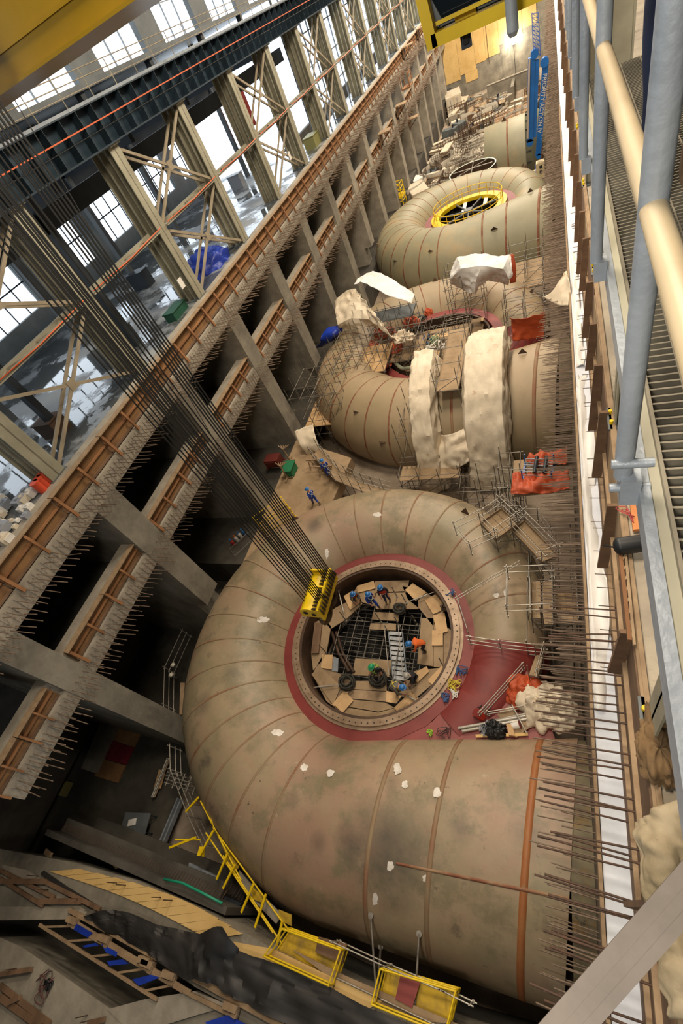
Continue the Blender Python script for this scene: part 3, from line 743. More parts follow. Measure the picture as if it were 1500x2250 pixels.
    # hard hat
    if hat:
        mb = MB(); rings = []
        for k in range(6):
            a = PI / 2 * k / 5; rings.append([hd + V(.135 * math.cos(a) * math.cos(2 * PI * i / 16), .15 * math.cos(a) * math.sin(2 * PI * i / 16), .07 + .125 * math.sin(a)) for i in range(16)])
        mb.loft(rings); rings = [[hd + V(r_ * math.cos(2 * PI * i / 16), r2 * math.sin(2 * PI * i / 16) + .02, zz) for i in range(16)] for r_, r2, zz in ((.13, .15, .07), (.17, .2, .06), (.17, .2, .05), (.13, .15, .05))]
        mb.loft(rings); mb.build('hard_hat', hat, t)
    if vest:
        ax_ = (chest - hip).normalized(); sd = V(1, 0, 0); fw = sd.cross(ax_) * -1
        mb = MB(); rings = []
        for s_, rx, ry in ((.25, .21, .165), (.55, .225, .18), (.85, .235, .185), (1.12, .21, .15), (1.25, .13, .12)):
            c = hip + (chest - hip) * s_; rings.append([(c + sd * (rx * math.cos(2 * PI * i / 14)) + fw * (ry * math.sin(2 * PI * i / 14))) * scale for i in range(14)])
        mb.loft(rings); vo = mb.build('safety_vest', vest, t)
        mb = MB(); rings = []
        for s_ in (.5, .62): 
            c = hip + (chest - hip) * s_; rings.append([(c + sd * (.232 * math.cos(2 * PI * i / 14)) + fw * (.19 * math.sin(2 * PI * i / 14))) * scale for i in range(14)])
        mb.loft(rings); mb.build('reflective_band', mat('reflective_tape', '#d8dcc0', None, rough=.4), vo)
    if harness:
        ax_ = (chest - hip).normalized(); fw = V(1, 0, 0).cross(ax_) * -1; mb = MB()
        for sg in (-1, 1):
            mb.path([(chest + V(.12 * sg, 0, 0) + fw * (.2) + ax_ * .12) * scale, (chest + fw * .215 - ax_ * .05) * scale, ((hip + chest) / 2 + V(-.14 * sg, 0, 0) + fw * .18) * scale], .018, 5)
            mb.path([(chest + V(.12 * sg, 0, 0) - fw * (.2) + ax_ * .12) * scale, (chest - fw * .215 - ax_ * .05) * scale, ((hip + chest) / 2 + V(-.14 * sg, 0, 0) - fw * .18) * scale], .018, 5)
            mb.path([(chest + V(.12 * sg, 0, 0) + fw * .2 + ax_ * .12) * scale, (chest + V(.12 * sg, 0, .09) + ax_ * .09) * scale, (chest + V(.12 * sg, 0, 0) - fw * .2 + ax_ * .12) * scale], .018, 5)
        mb.build('harness', harness, t)
    return t
def cm(n_, h_): return mat('cloth_' + n_, h_, None, rough=.85)
NAVY, COVB, DKC, ORC, GRYC, GRNC, BRNC = cm('navy', '#1b2a52'), cm('coverall_blue', '#1d3f9c'), cm('dark', '#24252a'), cm('orange', '#d9652a'), cm('grey', '#6a665e'), cm('green', '#2c4a34'), cm('brown', '#54453a')
HB, HG, HGY, HW = mat('hat_blue', '#2f6fae', None, rough=.35), mat('hat_green', '#1f8a5a', None, rough=.35), mat('hat_grey', '#9a978f', None, rough=.4), mat('hat_white', '#dcdcd6', None, rough=.35)
STRAP = mat('strap_pale', '#c9cdb0', None, rough=.6)
DZ = -23.0
R_ = [person(853, 1320, DZ, 160, 'stand', (DKC, NAVY), 'worker in dark clothes and red vest standing on the far side of the ring deck', HB, vest=cm('vest_red', '#b03024')),
      person(824, 1334, DZ, 120, 'walk', (COVB, COVB), 'worker in blue coveralls walking between two others on the ring deck', HB, harness=STRAP),
      person(786, 1318, DZ, 150, 'crouch', (GRYC, GRYC), 'worker in orange vest crouching at the hoist side of the ring deck', HB, vest=ORC),
      person(932, 1430, DZ, 250, 'bend', (ORC, DKC), 'worker in orange jacket bending beside the scaffold opening in the ring', HB),
      person(840, 1487, DZ, 200, 'walk', (DKC, GRYC), 'worker in green helmet and dark harness stepping over coiled slings', HG, harness=mat('strap_green', '#9ac23a', None, rough=.6)),
      person(912, 1494, DZ, 210, 'crouch', (DKC, DKC), 'worker in grey helmet and black clothes crouching beside the silver stair', HGY),
      person(876, 1521, DZ, 100, 'bend', (GRYC, GRYC), 'worker in grey coveralls and yellow harness bending near the foot of the stair', HB, harness=mat('strap_yellow', '#d8c23a', None, rough=.6)),
      person(697, 1109, -22.8, 300, 'walk', (COVB, COVB), 'worker in blue coveralls walking on the timber deck below the pit pier', HB, harness=STRAP),
      person(726, 1048, -22.3, 320, 'stand', (COVB, COVB), 'worker in blue coveralls standing on the curved walkway round the second case', HB, harness=STRAP),
      person(577, 722, -17.2, 90, 'walk', (ORC, GRYC), 'worker in orange vest on the dark gallery between two piers', HW, vest=ORC)]
# ------------------------------------------------------------------ inside the ring
def CP(cx_, cy_): return (620 + cx_ / 3.409, 1200 + cy_ / 3.409)
def quadslab(pts, z, t, m_, name, label=None, cat=None, group=None, jitter=0, conv=CP, lift=0):
    P = [az(*conv(*p), z) for p in pts]
    if jitter:
        tx, ty = random.uniform(-jitter, jitter), random.uniform(-jitter, jitter); c = sum(P, V(0, 0, 0)) / len(P)
        P = [p + V(0, 0, (p.x - c.x) * tx + (p.y - c.y) * ty + lift) for p in P]
    o = MB().slab(P, t).build(name, m_)
    if label: tag(o, label, cat, group)
    return o
deckbase = [
 [(690, 262), (950, 255), (935, 335), (700, 347)], [(690, 352), (1010, 345), (1020, 470), (700, 470)], [(560, 300), (690, 270), (700, 345), (690, 450), (600, 420), (520, 370)],
 [(900, 300), (1080, 345), (1220, 470), (1130, 600), (1030, 470), (940, 400)], [(1040, 540), (1130, 540), (1130, 900), (1010, 880)], [(1133, 560), (1205, 540), (1205, 905), (1133, 905)], [(1208, 590), (1292, 650), (1275, 890), (1208, 900)],
 [(1000, 930), (1245, 905), (1130, 1050), (900, 1130), (850, 1080)], [(530, 1010), (780, 1010), (780, 1085), (520, 1070)], [(518, 1075), (780, 1090), (775, 1165), (500, 1140)], [(498, 1147), (775, 1172), (840, 1210), (720, 1240), (480, 1200)],
 [(478, 1207), (720, 1247), (890, 1200), (1000, 1160), (880, 1280), (720, 1325), (560, 1310), (440, 1245)], [(225, 960), (300, 820), (400, 830), (400, 940), (530, 1010), (500, 1150), (440, 1245), (330, 1160)],
 [(215, 800), (245, 570), (310, 540), (365, 600), (325, 830), (230, 930)], [(300, 545), (400, 460), (560, 380), (600, 430), (480, 545), (360, 620)]]
for i, q in enumerate(deckbase):
    quadslab(q, DZ, .06, PLYD if i % 3 else WOODL, 'deck_board', '%s brown decking board counted round the inside of the open ring' % ORD[i], 'deck board', 'decking boards inside the ring')
loose = [([(560, 300), (685, 262), (697, 318), (565, 350)], 'at the far left of the ring deck behind the crouching worker'), ([(460, 375), (525, 335), (590, 420), (510, 480)], 'under the hoist block at the ring edge'),
 ([(978, 280), (1080, 345), (1000, 412), (920, 330)], 'at the far right of the ring deck'), ([(1062, 400), (1170, 352), (1222, 470), (1130, 512)], 'curving round the right of the ring deck'),
 ([(1128, 520), (1215, 497), (1240, 640), (1160, 665)], 'with a green strap, right of the ring deck'), ([(1122, 632), (1203, 632), (1203, 745), (1120, 745)], 'behind the orange-jacketed worker'),
 ([(1010, 940), (1082, 900), (1100, 940), (985, 1050)], 'beside the crouching worker in black'), ([(1195, 895), (1245, 920), (1130, 1048), (1088, 1008)], 'near the drilled flange at the right front of the ring deck'),
 ([(838, 1212), (960, 1092), (1022, 1140), (892, 1272)], 'with a dark clamp on it at the front of the ring deck'), ([(780, 1085), (905, 1110), (855, 1180), (778, 1168)], 'under the worker with the yellow harness'),
 ([(392, 1192), (482, 1100), (535, 1157), (452, 1250)], 'bright and skewed at the front left of the ring deck'), ([(370, 1190), (480, 1065), (505, 1090), (395, 1200)], 'narrow strip beside the skewed bright sheet'),
 ([(300, 815), (380, 815), (372, 925), (290, 912)], 'at the left of the ring deck beside the grey grating')]
for q, w_ in loose:
    quadslab(q, DZ + .07, .025, PLY, 'plywood_sheet', 'loose plywood sheet ' + w_, 'plywood', jitter=.03, lift=.03)
quadslab([(220, 960), (290, 905), (440, 1050), (382, 1192)], DZ + .06, .03, PLYD, 'plywood_sheet', 'dull plywood sheet with green edge paint at the left front of the ring deck', 'plywood', jitter=.02, lift=.03)
quadslab([(965, 1075), (1090, 1000), (1112, 1045), (1000, 1140)], DZ + .12, .03, PLYD, 'plywood_sheet', 'grey-brown stained plywood sheet at the right front of the ring deck', 'plywood', jitter=.02, lift=.03)
quadslab([(385, 830), (420, 840), (415, 940), (370, 935)], DZ + .05, .04, STEELG, 'deck_grating', 'small silver grating panel at the left of the ring opening', 'grating')
quadslab([(242, 572), (295, 575), (270, 800), (215, 803)], DZ + .15, .12, WOODD, 'timber_plank', 'reddish timber plank standing at the left edge of the ring deck', 'plank')
for q, w_ in (([(545, 840), (815, 855), (805, 980), (525, 965)], 'wide brown landing in the middle of the ring under the green-helmeted worker'), ([(680, 492), (872, 500), (870, 560), (668, 550)], 'narrow brown platform nearest the standing worker on the ring deck'), ([(660, 577), (852, 582), (850, 632), (650, 622)], 'narrow brown platform beside the top of the silver stair')):
    quadslab(q, DZ - .05, .06, PLYD, 'scaffold_platform', w_, 'platform')
# stair
t = empty('access_stair', az(*CP(850, 655), DZ), 0, 'silver scaffold stair going down through the ring opening', 'stair')
for k in range(10):
    a, b = az(*CP(800 + k * 1.5, 655 + k * 34), DZ), az(*CP(893 + k * 1.5, 655 + k * 34), DZ); c = (a + b) / 2 - t.location
    MB().obox(c - V(0, 0, .06 * k), V((b - a).length / 2, 0, 0), V(0, .1, 0), V(0, 0, .02)).build('tread', mat('stair_aluminium', '#b9babb', '#8f9192', 2, .35, .6), t)
for px in (797, 900):
    a, b = az(*CP(px, 645), DZ) - t.location, az(*CP(px + 16, 985), DZ) - t.location; MB().bar(a, b - V(0, 0, .55), .05, .16).build('stringer', STEELG, t)
    MB().tube(a + V(0, 0, .9), b + V(0, 0, .35), .024, 6).tube(a, a + V(0, 0, .9), .024, 6).tube(b - V(0, 0, .5), b + V(0, 0, .35), .024, 6).build('handrail', SCAFB, t)
# scaffold below the opening
def frame(name, label, cat, pts_posts, zb, zt, rails, m_=SCAF, r=.024, group=None, decks=(), braces=()):
    t = empty(name, (0, 0, 0), 0, label, cat, group)
    for p in pts_posts: MB().tube((p[0], p[1], zb if len(p) < 3 else p[2]), (p[0], p[1], zt if len(p) < 4 else p[3]), r, 6).build('standard', m_, t)
    for a, b in rails: MB().tube(a, b, r, 6).build('ledger', m_, t)
    for a, b in braces: MB().tube(a, b, r * .9, 6).build('brace', m_, t)
    for d, mm in decks: MB().slab(d, .05).build('deck', mm, t)
    return t
x0, x1, y0, y1 = -11.9, -7.2, 7.2, 11.4
xs = [x0 + (x1 - x0) * i / 5 for i in range(6)]; ysx = [y0 + (y1 - y0) * j / 4 for j in range(5)]
rl = []
for z in (DZ - .12, DZ - 1.3, DZ - 2.4):
    for x in xs: rl.append((V(x, y0, z), V(x, y1, z)))
    for y in ysx: rl.append((V(x0, y, z), V(x1, y, z)))
for j in range(9): rl.append((V(x0, y0 + .52 * j, DZ - .7), V(x1 - 2 * (j % 2), y0 + .52 * j, DZ - .7)))
frame('ring_scaffold', 'dense grey tube scaffold seen through the opening in the ring deck', 'scaffold', [(x, y) for x in xs for y in ysx], -25.9, DZ - .05, rl, m_=SCAF)
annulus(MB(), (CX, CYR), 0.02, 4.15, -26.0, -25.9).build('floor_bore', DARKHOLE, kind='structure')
# guard posts standing on the deck
for i, (cx_, cy_) in enumerate([(290, 560), (330, 800), (600, 560), (740, 570), (880, 600), (1010, 590), (930, 430), (1170, 330), (1205, 900), (420, 330), (480, 560), (860, 380)]):
    p = az(*CP(cx_, cy_), DZ); tag(MB().tube(p, p + V(0, 0, 1.15), .026, 6).tube(p + V(0, 0, .5), p + V(0, 0, .56), .05, 8).tube(p, p + V(0, 0, .04), .07, 8).build('guard_post', SCAF), 'short grey scaffold guard post standing up from the ring deck', 'post', 'guard posts on the ring deck')
# brown pipes, slings, turnbuckles
pp = [az(*CP(370, 640), -23.3), az(*CP(420, 800), -23.4), az(*CP(500, 940), -23.0)]
tag(MB().path(pp, .09, 8).path([p + V(.28, 0, 0) for p in pp], .09, 8).build('hoist_pipe', BROWNST), 'pair of brown steel pipes crossing the opening at the left', 'pipe')
def coil(px, py, z, n_, r, label, m_=mat('sling_dark', '#3b382f', '#2a2822', 4, .8)):
    c = az(px, py, z); pts = []
    for k in range(n_ * 16):
        a = 2 * PI * k / 16; rr_ = r * (.75 + .25 * math.sin(a * .37)); pts.append(c + V(rr_ * math.cos(a) * 1.1, rr_ * math.sin(a), .1 + .05 * (k / 16) + .04 * math.sin(a * 3.3)))
    tag(MB().path(pts, .045, 6, 0).build('wire_sling', m_), label, 'sling')
coil(*CP(495, 1030), DZ, 6, .42, 'dark coiled wire sling at the left front of the ring opening')
coil(*CP(725, 1000), DZ, 6, .45, 'dark coiled wire sling at the feet of the green-helmeted worker')
coil(*CP(885, 480), DZ, 5, .32, 'grey-green coiled sling hanging near the far side of the ring opening')
for i, (a, b, lb) in enumerate([((210, 1060), (440, 1040), 'left'), ((1060, 1190), (920, 1110), 'right front'), ((1160, 335), (920, 425), 'far right'), ((420, 330), (470, 540), 'hoist')]):
    p, q = az(*CP(*a), DZ + .35), az(*CP(*b), DZ + .25)
    mb = MB().tube(p, q, .022, 6); mp_ = p + (q - p) * .3; mb.tube(mp_, p + (q - p) * .75, .05, 8)
    t = mb.build('turnbuckle', SCAFB); tag(t, 'steel turnbuckle tying the deck to the bore, %s side of the ring' % lb, 'turnbuckle')
    MB().path([p + V(.12 * math.cos(k), .12 * math.sin(k), 0) for k in [j * PI / 4 for j in range(9)]], .03, 6).build('shackle', BROWNST, t)
# brackets on the bore wall
for i, (cx_, cy_) in enumerate([(1235, 465), (580, 1300)]):
    p = az(*CP(cx_, cy_), DZ + .4); mb = MB().obox(p, V(.3, 0, 0), V(0, .14, 0), V(0, 0, .1)).obox(p + V(0, 0, .2), V(.35, 0, 0), V(0, .05, 0), V(0, 0, .05))
    for k in (-1, 1): mb.tube(p + V(.2 * k, .0, .1), p + V(.2 * k, .0, .4), .05, 8)
    tag(mb.build('bore_bracket', BROWNST), ['dark bolted steel bracket on the bore wall at the right', 'dark bolted steel bracket on the bore wall at the front'][i], 'bracket')
# clutter along the flange on the right: hoses, rags
HOSEC = [mat('hose_yellow', '#c9b23a', None, rough=.5), mat('hose_blue', '#32507e', None, rough=.5), mat('hose_white', '#cfcac0', None, rough=.5)]
def tangle(c, r, n_, m_, label, rad_=.02, flat=.12):
    rnd = random.Random(int(c.x * 1000)); pts = []
    for k in range(n_): pts.append(c + V(rnd.uniform(-r, r), rnd.uniform(-r, r), rnd.uniform(0, flat)))
    sm = []
    for i in range(len(pts) - 1):
        p0 = pts[max(i - 1, 0)]; p1 = pts[i]; p2 = pts[i + 1]; p3 = pts[min(i + 2, len(pts) - 1)]
        for k in range(5):
            t = k / 5; sm.append(0.5 * ((2 * p1) + (p2 - p0) * t + (2 * p0 - 5 * p1 + 4 * p2 - p3) * t * t + (3 * p1 - p0 - 3 * p2 + p3) * t ** 3))
    return tag(MB().path(sm, rad_, 5).build('hose_tangle', m_), label, 'hose')
tangle(az(*CP(1290, 1040), ZR + .1), .3, 26, HOSEC[0], 'tangle of yellow hoses on the red ring beside the flange')
tangle(az(*CP(1290, 1110), ZR + .1), .25, 18, HOSEC[2], 'tangle of pale cords on the red ring below the yellow hoses')
tangle(az(*CP(1210, 1140), ZR + .1), .28, 18, HOSEC[1], 'blue hose tangle on the flange at the right front of the ring')
tangle(az(*CP(1345, 940), ZR + .1), .25, 20, HOSEC[1], 'blue webbing tangle on the red ring above the yellow hoses')
tangle(az(*CP(1260, 345), ZR + .2), .22, 16, HOSEC[1], 'blue rigging straps on the ring at its far right')
tangle(az(1062, 1560, ZR + .1), .35, 22, BLACKP, 'black cable tangle beside the red bucket', .012, .2)
tangle(az(975, 1608, ZR + .1), .3, 18, BLACKP, 'black cable tangle on the red plate near the pipe joint', .012, .2)
tangle(az(945, 1612, ZR + .05), .18, 14, mat('strap_green', '#9ac23a'), 'dark green strap heap on the red plate', .015, .1)

# ------------------------------------------------------------------ hoist: block, hook, ropes
ZK = -15.4
hb = empty('hook_block', az(701, 1306, ZK), 0, 'yellow crane hook block hanging from many black ropes over the ring', 'hook block')
L0 = hb.location
mb = MB(); A0, A1 = V(-.12, -.92, 0), V(-.12, .92, 0)
rg = []
for k in range(25):
    a = PI * k / 24 * 1.0; rg.append((math.cos(a) * .46, math.sin(a) * .42))
rings = [[V(-.12 + x, y, z) for x, z in rg] + [V(-.58, y, -.25), V(.34, y, -.25)] for y in (-.92, .92)]
mb.loft(rings, 0, True); mb.add(rings[0], [tuple(range(27))]); mb.add(rings[1], [tuple(range(26, -1, -1))]); mb.build('sheave_housing', YEL, hb)
MB().obox(V(.42, 0, .1), V(.05, 0, 0), V(0, 1.0, 0), V(0, 0, .42)).build('side_plate', YEL, hb)
MB().obox(V(.2, .1, .44), V(.26, 0, 0), V(0, .03, 0), V(0, 0, .06)).obox(V(-.1, .82, .5), V(.3, 0, 0), V(0, .04, 0), V(0, 0, .12)).build('rope_guard', YEL, hb)
for (x, y, z) in ((-.28, -.93, .12), (.05, -.93, .0)): MB().tube((x, y, z), (x, y - .02, z), .1, 12).build('end_cap', DARKHOLE, hb)
mb = MB()
for k in range(12):
    y = -.9 + k * .164; mb.tube((.3, y, .2), (.3, y + .04, .2), .3, 16)
mb.build('sheave_stack', mat('sheave_dark', '#4a4034', None, rough=.5, metal=.4), hb)
# trunnion and ramshorn hook
MB().tube((.05, 0, -.25), (.05, 0, -.75), .16, 14).build('hook_shank', BROWNST, hb)
for sg in (-1, 1):
    pts = [V(.05, 0, -.75)]
    for k in range(11):
        a = -PI / 2 + sg * (PI * 1.15) * k / 10; pts.append(V(.05, sg * .38, -1.15) + V(0, .0, 0) + V(0, math.cos(a) * .36 * 1, math.sin(a) * .36) if 0 else V(.05, sg * (.4 - .4 * math.cos(PI * 1.2 * k / 10)), -.85 - .42 * math.sin(PI * 1.2 * k / 10)))
    mb = MB(); mb.path(pts, .13, 10); mb.build('hook_prong', mat('hook_steel', '#6b5a40', '#4a3e2e', 1, .45, .5), hb)
MB().tube((.05, -.5, -.62), (.05, .5, -.62), .22, 16).build('hook_crosshead', mat('hook_steel', '#6b5a40'), hb)
def rope(px, py, z, i=0):
    p = az(px, py, z)
    o = MB().tube(p, V(p.x, p.y, 2.6), .022, 6).build('hoist_rope', ROPE)
    tag(o, 'black steel hoist rope rising from the yellow hook block to the crane', 'rope', 'hoist ropes of the yellow block')
for k in range(11): rope(671 + 22 * k / 10, 1324 - 63 * k / 10, ZK + .2)
for k in range(6): rope(701 + 13 * k / 5, 1327 - 14 * k / 5, ZK + .35)
for k in range(6): rope(719 + 13 * k / 5, 1280 - 16 * k / 5, ZK + .35)
tag(MB().tube(ax(0, 165, -14), ax(560, 1120, -14), .016, 5).build('signal_cable', ROPE), 'single thin dark cable slanting across the left columns', 'cable')
# ------------------------------------------------------------------ scaffolds and clutter on the nearest case
def rail_run(name, label, pts, z, h=1.15, m_=SCAFB, cat='guard rail', group=None, r=.024, levels=(.55, 1.05), parent=None, closed=False, posts=True):
    t = empty(name, (0, 0, 0), 0, label, cat, group)
    P = [az(*p, z) if len(p) == 2 else V(*p) for p in pts]
    if posts:
        for p in P: MB().tube(p - V(0, 0, .1), p + V(0, 0, h), r, 6).tube(p + V(0, 0, .02), p + V(0, 0, .08), r * 2.2, 8).build('post', m_, t)
    seq = list(zip(P, P[1:])) + ([(P[-1], P[0])] if closed else [])
    for a, b in seq:
        e = (b - a).normalized() * .12
        for l in levels: MB().tube(a - e + V(0, 0, l), b + e + V(0, 0, l), r, 6).build('rail', m_, t)
    return t
def plat(label, q, z, rails_h=1.1, m_=PLYD, posts=True, legs=2.5, group=None, sides=(0, 1, 2, 3), extra=()):
    """scaffold platform: deck boards + guard rails + legs"""
    P = [az(*p, z) for p in q]; t = empty('scaffold_platform', (0, 0, 0), 0, label, 'scaffold', group)
    a, b, c, d = P; n_ = max(2, int((b - a).length / .32))
    for i in range(n_):
        u0, u1 = i / n_ + .01, (i + 1) / n_ - .01
        MB().slab([a + (b - a) * u0, a + (b - a) * u1, d + (c - d) * u1, d + (c - d) * u0], .05).build('deck_board', m_, t)
    for i, p in enumerate(P):
        MB().tube(p - V(0, 0, legs), p + V(0, 0, rails_h), .024, 6).build('standard', SCAF, t)
    for i in sides:
        p, q_ = P[i], P[(i + 1) % 4]; e = (q_ - p).normalized() * .25
        for l in (.5, rails_h - .08): MB().tube(p - e + V(0, 0, l), q_ + e + V(0, 0, l), .022, 6).build('guard_rail', SCAFB, t)
        MB().bar(p + V(0, 0, .08), q_ + V(0, 0, .08), .03, .14).build('toe_board', WOODL, t)
    for i in range(4):
        p, q_ = P[i], P[(i + 1) % 4]
        for l in (-.12, -legs * .6): MB().tube(p + V(0, 0, l), q_ + V(0, 0, l), .022, 6).build('ledger', SCAF, t)
        MB().tube(p + V(0, 0, -legs * .95), q_ + V(0, 0, -.15), .018, 5).build('brace', SCAF, t)
    return t
def C3(x, y): return (960 + x / 4.167, 1050 + y / 4.167)
def C2(x, y): return (980 + x / 4.167, 1380 + y / 4.167)
plat('square scaffold platform with toe boards on the far right shoulder of the nearest case', [C3(400, 420), C3(590, 290), C3(740, 430), C3(540, 572)], -20.2, legs=1.4)
plat('long sloping plank walkway going down behind the right shoulder of the nearest case', [C3(690, 490), C3(800, 400), C3(1110, 720), C3(960, 780)], -20.5, legs=3)
rail_run('guard_rail', 'tube guard rail on the crown of the nearest case beside the square platform', [C3(430, 395), C3(180, 520), C3(320, 700), C3(565, 590)], -20.3, 1.2)
rail_run('guard_rail', 'tube guard rail outside the sloping plank walkway', [C3(600, 260), C3(750, 400), C3(925, 400), C3(1090, 640)], -20.6, 1.2, m_=SCAF)
plat('double plank platform against the right flank of the nearest case, inner half', [C3(855, 950), C3(945, 950), C3(950, 1285), C3(865, 1285)], -20.3, legs=1.5, sides=(3,))
plat('double plank platform against the right flank of the nearest case, outer half', [C3(965, 950), C3(1057, 950), C3(1062, 1340), C3(975, 1340)], -20.3, legs=3, sides=(1,))
plat('orange plank platform under the starter bars beside the double platform', [C3(1080, 1040), C3(1270, 1040), C3(1290, 1330), C3(1090, 1320)], -21.5, legs=3, m_=PLY)
rail_run('guard_rail', 'tube guard rail running out over the right flank of the nearest case', [C3(1052, 905), C3(655, 920), C3(650, 1270), C3(1060, 1255)], -20.4, 1.2)
rail_run('guard_rail', 'pair of pale tubes slanting from the ring to the right flank', [C3(180, 1125), C3(740, 805)], -20.8, 0.5, levels=(.1, .35), posts=False)
rail_run('guard_rail', 'pale tube rail along the right outside edge of the ring', [C3(195, 1130), C3(300, 1455)], ZR + .2, 1.0, levels=(.3, .8), posts=True)
rail_run('guard_rail', 'three parallel pale tubes across the end of the spiral by the red nose', [C2(230, 150), C2(500, 190), C2(910, 235)], -21.6, 1.0, levels=(.1, .5, .9))
rail_run('guard_rail', 'three parallel pale tubes slanting over the red plate', [C2(330, 815), C2(705, 390)], ZR + .1, .9, levels=(.1, .45, .8))
rail_run('guard_rail', 'pale tube rail over the tool pile by the near pipe', [C2(390, 800), C2(740, 740)], ZR + .1, .7, levels=(.2, .5))
plat('small plank landing at the tip of the red nose', [C2(820, 245), C2(890, 260), C2(840, 440), C2(755, 430)], -21.3, legs=1, sides=(1,))
# pipes, plank, buckets, bags
for i, (a, b, r) in enumerate([((110, 918), (800, 790), .07), ((145, 945), (830, 815), .07), ((420, 850), (760, 775), .045)]):
    tag(MB().tube(az(*C2(*a), ZR + .15), az(*C2(*b), ZR + .3), r, 10).build('steel_pipe', SCAFB), ['upper of two thick pale pipes lying over the tool pile', 'lower of two thick pale pipes lying over the tool pile', 'thin pale pipe behind the two thick ones'][i], 'pipe')
tag(MB().bar(az(*C2(270, 990), ZR + .2), az(*C2(748, 972), ZR + .2), .12, .05).build('timber_plank', PLYY), 'yellow timber plank along the edge of the near pipe', 'plank')
tag(MB().bar(az(*C2(690, 870), ZR + .25), az(*C2(880, 895), ZR + .2), .16, .05).build('timber_plank', WOODL), 'short weathered plank behind the white bucket', 'plank')
tag(MB().bar(az(*C2(525, 750), ZR + .2), az(*C2(700, 960), ZR + .2), .7, .04).build('plywood_sheet', PLYD), 'dusty plywood sheet under the tool pile', 'plywood')
tag(MB().tube(az(*C2(600, 700), ZR + .6), az(*C2(735, 960), ZR + .5), .03, 8).build('scaffold_tube', SCAFB), 'single pale scaffold tube lying across the tool pile', 'tube')
def bucket(px, py, z, m_, label, tilt=V(.5, .3, .8), r=.15, h=.34):
    c = az(px, py, z); d = tilt.normalized(); t = MB().tube(c, c + d * h, r * .85, 18, r2=r).build('bucket', m_); tag(t, label, 'bucket')
    MB().tube(c + d * h, c + d * (h + .03), r * 1.06, 18).build('lid', WHITE if m_ is RED else RED, t); return t
bucket(*C2(600, 900), ZR + .25, WHITE, 'white pail with a red lid lying in the tool pile', V(.9, .3, .25))
bucket(*C2(330, 820), ZR + .1, mat('bucket_red', '#b0301f', None, rough=.4), 'red bucket standing where the slanting tubes meet', V(-.5, .2, .8), .2, .4)
tag(MB().obox(az(*C2(590, 935), ZR + .3), V(.12, 0, 0), V(-.06, .22, 0), V(0, 0, .08)).build('carton', PLY), 'small tan carton beside the white pail', 'box')
def lump(c, rx, ry, rz_, m_, name, label, cat, seed=0, amp=.3, fr=1.6, n_=28):
    mb = MB(); rings = []
    for i in range(n_ // 2 + 1):
        a = PI / 2 * (1 - i / (n_ // 2)) ; rg = []
        for k in range(n_ * 2):
            b = 2 * PI * k / (n_ * 2); u = V(math.cos(a) * math.cos(b), math.cos(a) * math.sin(b), math.sin(a))
            d = 1 + amp * (abs(mnoise.noise(u * fr + V(seed, 0, 0))) * 1.6 - .3) + amp * .5 * abs(mnoise.noise(u * fr * 3 + V(0, seed, 0))) + amp * .12 * math.sin(6 * b + seed + 5 * mnoise.noise(u * 2))
            rg.append(c + V(u.x * rx * d, u.y * ry * d, max(0, u.z * rz_ * (1 + (d - 1) * 1.6))))
        rings.append(rg)
    mb.loft(rings); o = mb.build(name, m_); tag(o, label, cat); return o
lump(az(*C2(760, 590), ZR + .1), .85, .7, .6, ORTARP, 'tarp_bundle', 'crumpled orange tarp heaped at the nose of the nearest case', 'tarp', 3, .35, 1.3)
lump(az(*C2(700, 640), ZR + .1), .6, .5, .35, ORTARP, 'tarp_bundle', 'trailing end of orange tarp draped below the crumpled heap', 'tarp', 5, .3, 1.3)
lump(az(*C2(850, 710), ZR + .1), .75, .95, .8, WTARP, 'tarp_bundle', 'large rounded dirty white tarp bundle beside the orange tarp', 'tarp', 8, .35, 1.5)
lump(az(*C2(1000, 740), ZR + .1), .75, .85, .7, WTARP, 'tarp_bundle', 'knotted white tarp bundle under the starter bars', 'tarp', 12, .35, 2)
lump(az(*C2(440, 940), ZR + .1), .5, .38, .4, BLACKP, 'cable_heap', 'heap of shiny black cable in the tool pile', 'cable', 2, .3, 3)
lump(az(*C2(370, 930), ZR + .1), .25, .25, .25, GREYP, 'rag_heap', 'pale rag heap left of the black cable', 'rag', 6, .6, 4)
# scaffolding hidden in the gap on the right of the nearest case
gx = [-1.6, -.6, .3]; gy = [9.0, 10.6, 12.2, 13.8, 15.4]
rl = []
for z in (-25, -23.6, -22.2, -21):
    for x in gx: rl.append((V(x, gy[0], z), V(x, gy[-1], z)))
    for y in gy: rl.append((V(gx[0], y, z), V(gx[-1], y, z)))
frame('gap_scaffold', 'grey tube scaffold filling the gap between the nearest case and the right wall', 'scaffold', [(x, y) for x in gx for y in gy], -26, -20.6, rl, braces=[(V(gx[0], y, -25), V(gx[-1], y, -22)) for y in gy])
# yellow gantry rail behind the ropes
rail_run('yellow_guard_rail', 'yellow guard rail gate behind the hoist ropes at the case edge', [(569, 1154), (630, 1111), (649, 1136), (584, 1172)], -22.8, 1.0, YEL, closed=True, levels=(.1, .55, 1.0))
# scaffold at left edge of the nearest case
rail_run('guard_rail', 'tube guard rail hugging the left flank of the nearest case', [(420, 1400), (384, 1480), (383, 1560), (392, 1620)], -24.3, 1.3, SCAFB, levels=(.1, .6, 1.1))
rail_run('guard_rail', 'tube guard rail lower down the left flank of the nearest case', [(398, 1650), (400, 1700), (440, 1800), (470, 1860)], -24.3, 1.3, SCAFB, levels=(.1, .6, 1.1))
q = [(396, 1500), (405, 1500), (402, 1570), (394, 1570)]
tag(MB().slab([az(*p, -24.2) for p in q], .06).build('deck_board', WOODL), 'narrow plank deck squeezed beside the left flank of the nearest case', 'deck board')
